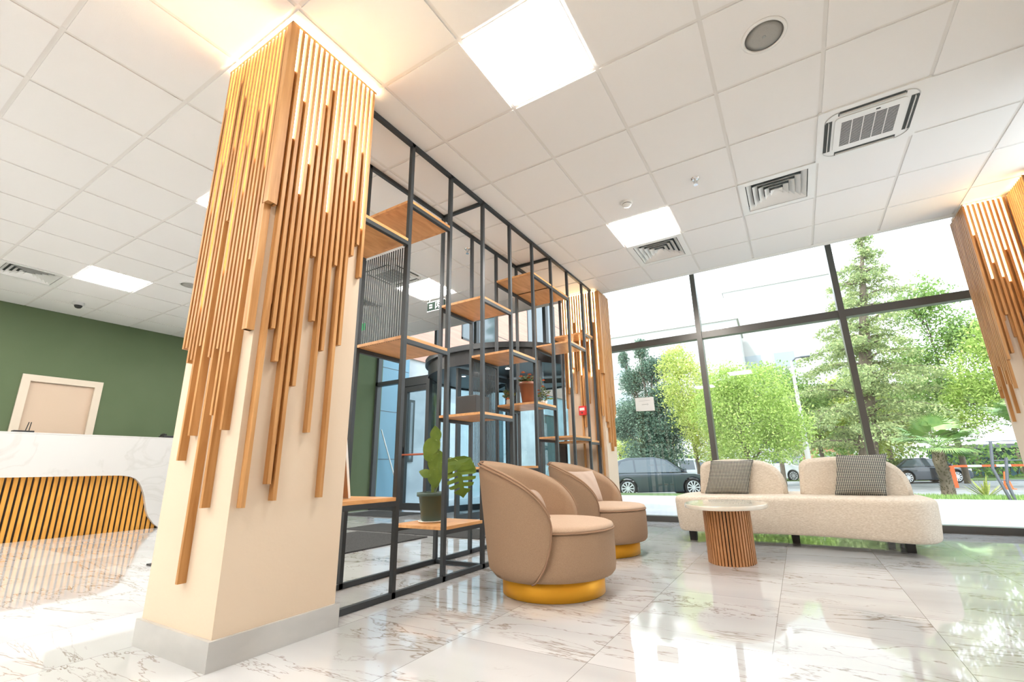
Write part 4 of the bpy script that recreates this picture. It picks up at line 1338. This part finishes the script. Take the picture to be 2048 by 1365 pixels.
# ---------------------------------------------------------------- cars
def make_car(name, label, loc, rz, paint, kind='suv'):
    t = thing(name, label, 'car' if kind != 'van' else 'van', loc, rz)
    # x forward, side profile in (x, z)
    if kind == 'suv':
        L_, belt = 4.75, .98
        low = [(-2.30, .55), (-2.34, .80), (-2.26, belt), (-1.2, belt + .02), (.6, belt), (1.55, .94), (2.15, .84), (2.36, .68), (2.38, .42), (2.25, .26)]
        gh = [(-2.20, belt), (-1.72, 1.55), (-1.35, 1.66), (-.1, 1.68), (.45, 1.58), (1.28, belt)]
        wheels = (-1.42, 1.42); wr = .37; hw = .93
        wins = [[(-1.95, belt + .06), (-1.58, 1.50), (-1.22, 1.56), (-1.08, 1.56), (-1.08, belt + .06)], [(-1.0, belt + .06), (-1.0, 1.57), (-.12, 1.58), (-.12, belt + .06)], [(-.04, belt + .06), (-.04, 1.58), (.38, 1.49), (1.0, belt + .06)]]
    elif kind == 'sedan':
        L_, belt = 4.6, .90
        low = [(-2.25, .45), (-2.28, .80), (-2.2, belt + .04), (-1.2, belt + .04), (.7, belt), (1.6, .84), (2.2, .72), (2.33, .55), (2.33, .35), (2.2, .22)]
        gh = [(-2.0, belt + .02), (-1.25, 1.36), (-.75, 1.44), (-.1, 1.45), (.35, 1.36), (1.22, belt)]
        wheels = (-1.38, 1.38); wr = .34; hw = .90
        wins = [[(-1.62, belt + .08), (-1.15, 1.29), (-.78, 1.36), (-.40, 1.36), (-.40, belt + .07)], [(-.32, belt + .07), (-.32, 1.37), (-.1, 1.37), (.30, 1.28), (.92, belt + .07)]]
    else:
        L_, belt = 5.6, 1.25
        low = [(-2.8, .45), (-2.82, belt), (1.4, belt), (1.9, 1.18), (2.5, 1.0), (2.75, .8), (2.8, .45), (2.7, .28)]
        gh = [(-2.80, belt), (-2.74, 2.25), (-2.6, 2.36), (.5, 2.38), (1.0, 2.2), (1.85, belt - .05)]
        wheels = (-1.7, 1.75); wr = .38; hw = .98
        wins = [[(.35, belt + .06), (.35, 2.0), (.92, 2.0), (1.5, belt + .06)]]
    pts = list(low)
    # underside with wheel arches, from front to rear
    def arch(xc):
        return [(xc + (wr + .05) * math.cos(a), wr + (wr + .05) * math.sin(a)) for a in [math.radians(-25 + 230 * k / 14) for k in range(15)]]
    pts += [(low[-1][0] - .1, .22)]
    for xc in reversed(wheels): pts += arch(xc)
    pts += [(low[0][0] + .15, .24)]
    m_ = MB().prism(pts, 'y', -hw, hw)
    body = m_.build('car_body', paint, t, clean=True)
    md = body.modifiers.new('b', 'BEVEL'); md.width = .05; md.segments = 3; md.limit_method = 'ANGLE'; md.angle_limit = math.radians(50)
    # greenhouse, narrowing upwards
    def gw(z): return hw - .04 - .20 * max(0, (z - belt)) / (.7 if kind != 'van' else 2.6)
    n = len(gh)
    vs = [(x, -gw(z), z) for x, z in gh] + [(x, gw(z), z) for x, z in gh]
    m_ = MB().add(vs, [tuple(range(n)), tuple(range(2 * n - 1, n - 1, -1))] + [(i, i + n, (i + 1) % n + n, (i + 1) % n) for i in range(n)])
    cab = m_.build('car_cabin', paint, t, clean=True)
    md = cab.modifiers.new('b', 'BEVEL'); md.width = .04; md.segments = 3; md.limit_method = 'ANGLE'; md.angle_limit = math.radians(25)
    for sg in (-1, 1):
        for wn_ in wins:
            vs = [(x, sg * (gw(z) + .006), z) for x, z in wn_]
            vs += [(x, sg * (gw(z) - .004), z) for x, z in wn_]
            k = len(wn_)
            MB().add(vs, [tuple(range(k)), tuple(range(2 * k - 1, k - 1, -1))] + [(i, i + k, (i + 1) % k + k, (i + 1) % k) for i in range(k)]).build('side_window', car_glass, t)
        MB().box(1.0 if kind != 'van' else 1.5, 1.13 if kind != 'van' else 1.62, sg * (hw + .0), sg * (hw + .20), belt + .02, belt + .18).build('wing_mirror', paint, t, bevel=.03)
    # windscreen
    (xa, za), (xb, zb2) = gh[-2], gh[-1]
    vs = []
    for q, yy in ((.08, -1), (.08, 1), (.90, 1), (.90, -1)):
        x = xa + (xb - xa) * q; z = za + (zb2 - za) * q
        vs.append((x + .012, yy * (gw(z) - .08), z + .012))
    MB().add(vs, [(0, 1, 2, 3)]).build('windscreen', car_glass, t)
    for sg in (-1, 1):
        for xc in wheels:
            m_ = MB().tube([(xc, sg * (hw - .22), wr), (xc, sg * (hw - .005), wr)], wr, 32)
            wh = m_.build('wheel', tyre_m, t)
            m_ = MB()
            y_ = sg * (hw + .001)
            for k in range(10):
                a = 2 * PI * k / 10
                c, s = math.cos(a), math.sin(a)
                r0, r1, w0, w1 = .05, wr * .70, .018, .030
                vs = []
                for yy in (y_, y_ + sg * .012):
                    vs += [(xc + r0 * c - w0 * s, yy, wr + r0 * s + w0 * c), (xc + r1 * c - w1 * s, yy, wr + r1 * s + w1 * c), (xc + r1 * c + w1 * s, yy, wr + r1 * s - w1 * c), (xc + r0 * c + w0 * s, yy, wr + r0 * s - w0 * c)]
                m_.add(vs, [(0, 1, 2, 3), (7, 6, 5, 4), (0, 4, 5, 1), (1, 5, 6, 2), (2, 6, 7, 3)])
            rp = [(xc + wr * .72 * math.cos(2 * PI * k / 32), y_ + sg * .004, wr + wr * .72 * math.sin(2 * PI * k / 32)) for k in range(33)]
            m_.tube(rp, .018, 6, caps=False)
            m_.tube([(xc, y_, wr), (xc, y_ + sg * .016, wr)], .055, 12)
            m_.build('wheel_rim', rim_m, wh)
    # lamps
    xf = low[-4][0] if kind != 'van' else 2.6
    for sg in (-1, 1):
        MB().box(xf - .10, xf + .10, sg * (hw - .30), sg * (hw - .02), .66, .78).build('headlamp', chrome_m, t, bevel=.02)
        MB().box(low[1][0] - .01, low[1][0] + .12, sg * (hw - .25), sg * (hw + .004), .78, .90).build('tail_lamp', red_m, t, bevel=.02)
    return t
make_car('parked_suv', 'dark blue-black SUV parked outside behind the left window pane', (-5.76, 21.5, GZ), math.atan2(1.42, 2.41) , car_black, 'suv')
make_car('parked_suv', 'white SUV parked behind the dark SUV, its rear roof visible', (-5.6, 29.6, GZ), math.radians(31), car_white, 'suv')
make_car('delivery_van', 'white van parked behind the sofa, partly hidden by trees', (-2.5, 40.2, GZ), math.radians(30), car_white, 'van')
make_car('parked_car', 'black car parked behind the palm at the right', (6.15, 36.8, GZ), math.radians(28), car_black, 'sedan')

# ---------------------------------------------------------------- trees
def leaf_quad(mb, c, s_, r):
    n_ = Vector((r.gauss(0, 1), r.gauss(0, 1), r.gauss(0, 1) + .5)).normalized()
    a = n_.orthogonal().normalized(); ang = r.uniform(0, 2 * PI)
    a = (Matrix.Rotation(ang, 3, n_) @ a); b2 = n_.cross(a)
    c = Vector(c)
    mb.add([c - a * s_, c + b2 * s_ * .5, c + a * s_, c - b2 * s_ * .5], [(0, 1, 2, 3)])
def broad_tree(name, label, loc, blobs, n, size, fm, bm_, trunk_r, seed, cat='tree', group=None, hollow=.55):
    """blobs: (x, y, z, rx, ry, rz)"""
    t = thing(name, label, cat, loc, 0, group)
    r = random.Random(seed)
    tm = MB()
    zt_ = min(q[2] for q in blobs)
    tm.tube([(0, 0, -.1), (.05, 0, zt_ * .5), (0, .05, zt_)], [trunk_r, trunk_r * .8, trunk_r * .6], 8)
    for q in blobs:
        c = Vector(q[:3])
        s0 = Vector((0, 0, zt_ * r.uniform(.5, .95)))
        mid = s0.lerp(c, .5) + Vector((r.uniform(-.2, .2), r.uniform(-.2, .2), r.uniform(0, .3)))
        tm.tube([s0, mid, c], [trunk_r * .5, trunk_r * .3, trunk_r * .12], 6)
        for k in range(5):
            e = c + Vector((r.uniform(-1, 1) * q[3], r.uniform(-1, 1) * q[4], r.uniform(-.4, 1) * q[5])) * .75
            tm.tube([mid.lerp(c, r.random()), e], [trunk_r * .15, trunk_r * .05], 5)
    tm.build('trunk', bm_, t)
    fmb = MB()
    tot = sum(q[3] * q[5] for q in blobs)
    for q in blobs:
        m_ = int(n * q[3] * q[5] / tot)
        # clumps on the blob, leaves in clumps
        for _ in range(max(1, m_ // 14)):
            d_ = Vector((r.gauss(0, 1), r.gauss(0, 1), r.gauss(0, 1))).normalized() * (hollow + (1 - hollow) * r.random())
            cc = Vector((q[0] + d_.x * q[3], q[1] + d_.y * q[4], q[2] + d_.z * q[5]))
            cr = .16 * (q[3] + q[5])
            for _2 in range(14):
                leaf_quad(fmb, cc + Vector((r.gauss(0, .5), r.gauss(0, .5), r.gauss(0, .4))) * cr, size * r.uniform(.6, 1.3), r)
    fmb.build('foliage', fm, t)
    return t
def conifer(name, label, loc, H, R0, z0, layers, per, size, fm, seed, droop=.25, tip=0.0, lean=(0, 0), flat=.25, dens=26, upper=1.0):
    t = thing(name, label, 'tree', loc)
    r = random.Random(seed)
    tm = MB(); fmb = MB()
    L3 = Vector((lean[0], lean[1], H))
    tm.tube([(0, 0, -.1), L3 * .5, L3], [.30 * R0 / 3.5, .18 * R0 / 3.5, .03], 10)
    for k in range(layers):
        for j in range(per):
            u = min(.985, (k + r.random() * 1.3) / layers)
            z = z0 + (H - z0) * u
            base_p = L3 * (z / H)
            reach = R0 * max(.0, 1 - u) ** upper + .25
            a = 2 * PI * (j + r.random() * .8) / per + k
            rl = reach * r.uniform(.45, 1.15)
            d_ = Vector((math.cos(a), math.sin(a), 0))
            P = []
            for q in range(5):
                s_ = q / 4
                P.append(base_p + d_ * rl * s_ + Vector((0, 0, rl * (.42 * s_ - droop * s_ * s_))))
            tm.tube(P, [.045 * R0 / 3.5, .035 * R0 / 3.5, .025, .015, .008], 5)
            nn = int(dens * rl) + 4
            sd = Vector((-d_.y, d_.x, 0))
            for _ in range(nn):
                s_ = r.random() ** .7
                i0 = min(3, int(s_ * 4)); c = P[i0].lerp(P[i0 + 1], s_ * 4 - i0)
                wd = .17 * rl * (1 - .6 * abs(s_ - .5))
                c = c + sd * r.uniform(-1, 1) * wd + Vector((0, 0, -abs(r.gauss(0, flat)) * .5 + .04))
                for _2 in range(4):
                    leaf_quad(fmb, c + Vector((r.gauss(0, .10), r.gauss(0, .10), r.gauss(0, .06))), size * r.uniform(.6, 1.4), r)
    tm.build('trunk', bark_m, t)
    fmb.build('foliage', fm, t)
    return t
conifer('cedar_tree', 'tall cedar with drooping tiered branches right of the middle of the window', (2.95, 30.6, GZ), 13.6, 5.7, 1.8, 16, 6, .070, fol_cedar, 12, droop=.50, lean=(1.9, -1.2), dens=44, upper=.95, flat=.34)
broad_tree('dark_conifer', 'dark dense conifer at the left side of the window', (-7.0, 26.6, GZ), [(0, 0, 2.0, 1.9, 1.2, .9), (.4, 0, 3.2, 1.9, 1.3, .9), (-.6, 0, 4.4, 1.6, 1.2, .9), (.8, .1, 5.2, 1.2, 1.0, .8), (-.9, 0, 6.2, .8, .8, .9), (.3, .1, 6.8, .9, .8, .9), (-.2, 0, 8.2, .38, .4, .8), (-1.3, 0, 7.7, .3, .3, .6), (1.3, 0, 7.1, .5, .5, .5), (1.6, 0, 3.8, 1.0, .8, .8), (-1.7, 0, 3.6, 1.0, .8, .9)], 70000, .065, fol_pine, bark_m, .24, 7, hollow=.15)
broad_tree('leafy_tree', 'bright green feathery tree in the middle of the window', (-1.75, 20.6, GZ), [(0, 0, 3.0, 1.5, 1.3, 1.2), (.7, .3, 4.2, 1.3, 1.2, 1.1), (-.9, .1, 3.6, 1.1, 1.0, 1.2), (1.4, .2, 2.8, 1.1, 1.0, 1.0), (-.3, .2, 4.6, .8, .8, .9), (.2, 0, 1.9, 1.6, 1.0, .6)], 26000, .055, fol_light, bark_m, .10, 11)
broad_tree('leafy_tree', 'pale yellow-green tree between the dark conifer and the first mullion', (-4.2, 23.6, GZ), [(0, 0, 5.0, 1.3, 1.2, 1.5), (.6, 0, 3.6, 1.4, 1.2, 1.3), (-.5, .2, 6.4, .9, .9, .9), (.9, -.2, 2.3, 1.3, 1.0, .9)], 18000, .060, fol_yellow, bark_m, .10, 13)
broad_tree('leafy_tree', 'yellow-green tree behind the lower cedar branches', (1.3, 36.0, GZ), [(0, 0, 4.5, 2.4, 1.5, 1.8), (2.2, 0, 5.2, 1.9, 1.5, 1.5), (-1.2, .2, 3.2, 1.8, 1.4, 1.4), (3.4, 0, 3.0, 2.0, 1.5, 1.5)], 16000, .10, fol_yellow, bark_m, .16, 17)
broad_tree('leafy_tree', 'tall sparse tree at the upper right of the window', (7.9, 35.5, GZ), [(0, 0, 10.6, 1.7, 1.3, 1.7), (1.4, 0, 8.4, 1.9, 1.4, 1.5), (-.9, .2, 7.2, 1.7, 1.4, 1.4), (.4, 0, 5.0, 2.6, 1.6, 1.5)], 15000, .10, fol_mid, bark_m, .16, 19, hollow=.2)
broad_tree('leafy_tree', 'mid green tree behind the black car', (5.6, 42.0, GZ), [(0, 0, 4.4, 3.0, 1.8, 2.0), (2.6, 0, 5.4, 2.4, 1.7, 2.0), (-2.2, .2, 3.6, 2.2, 1.7, 1.6)], 15000, .13, fol_mid, bark_m, .2, 23)
broad_tree('leafy_tree', 'bright green tree right behind the palm', (8.6, 29.0, GZ), [(0, 0, 5.2, 1.9, 1.5, 1.7), (1.5, 0, 4.0, 1.7, 1.4, 1.4), (-1.2, .2, 3.8, 1.3, 1.2, 1.2), (.2, 0, 6.8, 1.3, 1.2, 1.0)], 18000, .075, fol_light, bark_m, .14, 29)
broad_tree('leafy_tree', 'green tree at the far right beside the corner column', (12.6, 31.5, GZ), [(0, 0, 5.0, 2.2, 1.5, 2.0), (-1.2, 0, 7.0, 1.6, 1.3, 1.4), (-1.6, 0, 3.4, 1.5, 1.3, 1.2)], 14000, .085, fol_mid, bark_m, .14, 31)
broad_tree('leafy_tree', 'round green tree behind the feathery tree', (-.9, 31.0, GZ), [(0, 0, 5.6, 1.9, 1.5, 1.5), (1.4, 0, 4.4, 1.6, 1.4, 1.4), (-1.2, 0, 3.6, 1.5, 1.3, 1.3)], 14000, .085, fol_mid, bark_m, .14, 37)
broad_tree('leafy_tree', 'lime green tree left of the dark conifer trunk', (-12.5, 37.0, GZ), [(0, 0, 3.2, 1.4, 1.2, 1.3), (1.6, 0, 2.4, 1.6, 1.2, 1.0)], 5000, .09, fol_yellow, bark_m, .1, 39)
hg = thing('clipped_hedge', 'low dark green hedge row beyond the parked vehicles', 'hedge', (2, 44.5, GZ))
fmb = MB(); r = random.Random(2)
for _ in range(9000):
    leaf_quad(fmb, (r.uniform(-26, 26), r.uniform(-1, 1), r.uniform(.1, 2.3)), r.uniform(.1, .2), r)
fmb.build('foliage', fol_mid, hg)
m_ = MB()
for k in range(40): m_.tube([(-25 + k * 1.28, 0, 0), (-25 + k * 1.28 + .1, 0, 1.6)], .04, 5)
m_.build('stems', bark_m, hg)

# pale slender birch trunk in front of the cedar, street lamp
t = thing('street_lamp', 'pale street lamp pole rising between the feathery tree and the cedar', 'lamp', (.40, 25.2, GZ))
MB().tube([(0, 0, 0), (-.02, 0, 3.0), (0, 0, 6.1)], [.13, .11, .06], 10).build('lamp_pole', pale_bark, t)
MB().tube([(0, 0, 6.05), (.2, 0, 6.22), (.5, 0, 6.24)], .04, 8).build('lamp_arm', galv_m, t)
MB().box(.4, .8, -.09, .09, 6.19, 6.27).build('lamp_head', galv_m, t, bevel=.03)

# palm
pm = thing('fan_palm', 'short fan palm with stout shaggy trunk outside at the right', 'palm', (3.52, 17.9, -.30))
tk = MB(); r = random.Random(6)
tk.tube([(0, 0, -.05), (.02, 0, .5), (-.03, 0, 1.0), (0, 0, 1.35)], [.17, .14, .15, .13], 14)
for k in range(260):
    a = r.uniform(0, 2 * PI); z = r.uniform(.05, 1.35); rr = .14
    c = Vector((rr * math.cos(a), rr * math.sin(a), z)); d_ = Vector((math.cos(a), math.sin(a), 1.2)).normalized() * .09; s_ = Vector((-math.sin(a), math.cos(a), 0)) * .02
    tk.add([c - s_, c + s_, c + d_], [(0, 1, 2)])
tk.build('trunk', bark_m, pm)
def fan(parent, org, d_, plen, R_f, nl=26, spread=2.5, seed=0):
    d_ = Vector(d_).normalized()
    c = Vector(org) + d_ * plen
    sd = d_.cross(Vector((0, 0, 1)))
    if sd.length < .1: sd = Vector((1, 0, 0))
    sd.normalize(); up = sd.cross(d_)
    m_ = MB().tube([org, Vector(org) + d_ * plen * .5 + Vector((0, 0, .03)), c], .010, 5)
    rr = random.Random(seed)
    for k in range(nl):
        a = (k / (nl - 1) - .5) * spread
        ld = (d_ * math.cos(a) + sd * math.sin(a)).normalized()
        Lf = R_f * (1 - .25 * abs(a) / spread * 2) * rr.uniform(.9, 1.05)
        w_ = up.cross(ld).normalized() * .020
        p0 = c; p1 = c + ld * Lf * .55 + up * .02; p2 = c + ld * Lf - Vector((0, 0, .16 * Lf))
        m_.add([p0, p1 - w_, p1 + w_], [(0, 1, 2)]); m_.add([p1 - w_, p2, p1 + w_], [(0, 1, 2)])
    m_.build('frond', palm_m, parent)
for k in range(26):
    a = 2.399 * k; el = r.uniform(-.35, 1.2)
    fan(pm, (0, 0, 1.38), (math.cos(a) * math.cos(el), math.sin(a) * math.cos(el), math.sin(el)), r.uniform(.45, .7), r.uniform(.55, .75), seed=k)
pm2 = thing('fan_palm', 'taller fan palm partly hidden by the corner column', 'palm', (6.0, 18.6, -.30))
MB().tube([(0, 0, -.05), (.02, 0, .8), (0, 0, 1.7)], [.24, .20, .18], 14).build('trunk', bark_m, pm2)
for k in range(22):
    a = 2.399 * k; el = r.uniform(-.3, 1.2)
    fan(pm2, (0, 0, 1.75), (math.cos(a) * math.cos(el), math.sin(a) * math.cos(el), math.sin(el)), r.uniform(.5, .8), r.uniform(.7, .9), seed=k + 50)
yc = thing('yucca', 'spiky yellow-edged yucca on the grass beside the palm', 'plant', (4.22, 17.6, -.32))
m_ = MB()
for k in range(26):
    a = 2.399 * k; el = .35 + 1.1 * r.random(); Ly = r.uniform(.45, .75)
    d_ = Vector((math.cos(a) * math.cos(el), math.sin(a) * math.cos(el), math.sin(el)))
    s_ = Vector((-math.sin(a), math.cos(a), 0)) * .03
    m_.add([-s_ * .6, s_ * .6, d_ * Ly * .5 + s_, d_ * Ly * .5 - s_], [(0, 1, 2, 3)]); m_.add([d_ * Ly * .5 - s_, d_ * Ly * .5 + s_, d_ * Ly], [(0, 1, 2)])
m_.build('leaves', yucca_m, yc)

# railing posts with wires
rl = thing('patio_railing', 'dark metal railing with V-shaped posts and wires at the edge of the paving', 'railing', (3.2, 12.05, -.02))
def beam(m_, p0, p1, w_=.025): m_.tube([p0, p1], w_, 6)
m_ = MB(); beam(m_, (0, 0, 0), (-.12, 0, .55)); beam(m_, (-.12, 0, .55), (-.05, 0, 1.05)); m_.build('rail_post', galv_m, rl)
m_ = MB(); beam(m_, (.06, 0, 0), (.02, 0, .30)); beam(m_, (.02, 0, .30), (.10, 0, .75)); m_.build('rail_post', galv_m, rl)
m_ = MB(); beam(m_, (.42, 0, .0), (.32, 0, .55)); beam(m_, (.32, 0, .55), (.42, 0, 1.1)); m_.build('rail_post', galv_m, rl)
for z in (.35, .70, 1.05): MB().tube([(-.12, 0, z), (1.6, 0, z)], .010, 6).build('rail_wire', galv_m, rl)

cn = thing('traffic_cone', 'orange and white traffic cone on the street at the right edge', 'cone', (7.75, 29.0, GZ))
MB().box(-.2, .2, -.2, .2, 0, .03).build('cone_base', orange_m, cn)
MB().lathe([(.16, .03), (.03, .75)], n=24).build('cone_body', orange_m, cn)
MB().lathe([(.135, .16), (.108, .28)], n=24).build('reflective_band', paper_m, cn)
MB().lathe([(.085, .40), (.062, .52)], n=24).build('reflective_band', paper_m, cn)
br = thing('barrier_gate', 'red and white striped parking barrier with red post', 'barrier', (6.3, 30.3, GZ))
MB().box(-.08, .08, -.08, .08, 0, 1.02).build('barrier_post', orange_m, br)
m1 = MB(); m2 = MB()
for k in range(8):
    (m1 if k % 2 == 0 else m2).box(.08 + k * .5, .58 + k * .5, -.04, .04, .95, 1.05)
m1.build('barrier_arm', orange_m, br); m2.build('white_stripes', paper_m, br)
kz = thing('garden_kiosk', 'dark open timber kiosk with lattice rail and pale roof at the far right', 'kiosk', (12.3, 48.0, GZ))
MB().prism([(-3.6, 2.05), (3.6, 2.05), (3.0, 2.35), (-3.0, 2.35)], 'y', -1.5, 1.5).build('kiosk_roof', galv_m, kz)
for x in (-3.3, -1.1, 1.1, 3.3): MB().box(x - .07, x + .07, -1.4, -1.26, 0, 2.06).build('kiosk_post', bark_m, kz)
m_ = MB()
for k in range(16):
    x = -3.2 + k * .4
    m_.tube([(x, -1.33, .1), (x + .5, -1.33, 1.9)], .03, 4); m_.tube([(x + .5, -1.33, .1), (x, -1.33, 1.9)], .03, 4)
m_.build('lattice', black_m, kz)
box('back_screen', blue_clad, -3.3, 3.3, 1.2, 1.3, 0, 2.05, kz)

# ---------------------------------------------------------------- far buildings
def far_building(name, label, loc, rz, w_, h_, dp, m, wins, extra=None):
    t = thing(name, label, 'building', loc, rz)
    box('wall', m, 0, w_, 0, dp, 0, h_, t)
    box('parapet', m, -.2, w_ + .2, -.2, dp + .2, h_, h_ + .5, t)
    for (x0, x1, z0, z1) in wins:
        wf = box('window', wall_white, x0 - .12, x1 + .12, -.08, 0, z0 - .12, z1 + .12, t)
        box('pane', galv_pane, x0, x1, -.10, -.079, z0, z1, wf)
    return t
galv_pane = mat('pale_window_pane', (0.30, 0.34, 0.37), 0.1)
rzb = math.radians(2)
wv = [(x, x + 2.2, z, z + 1.9) for x in (3, 7.5, 12.0, 16.6) for z in (1.0, 4.9, 8.9, 12.9)]
far_building('office_block', 'long white office block behind the trees, lower left part', (-32.0, 58.5, GZ), rzb, 28, 18.6, 10, wall_white, wv)
far_building('office_block', 'taller white office block rising behind the middle of the window', (-6.0, 70.2, GZ), rzb, 17, 26.0, 10, wall_white, [(x, x + 2.4, z, z + 2.0) for x in (1.2, 5.2) for z in (2, 6.0, 10.0, 14.0)])
far_building('low_brick_house', 'low orange brick building behind the sofa', (0.4, 50.0, GZ), 0, 3.8, 2.7, 5, brick_m, [(1.2, 2.4, 1, 2)])
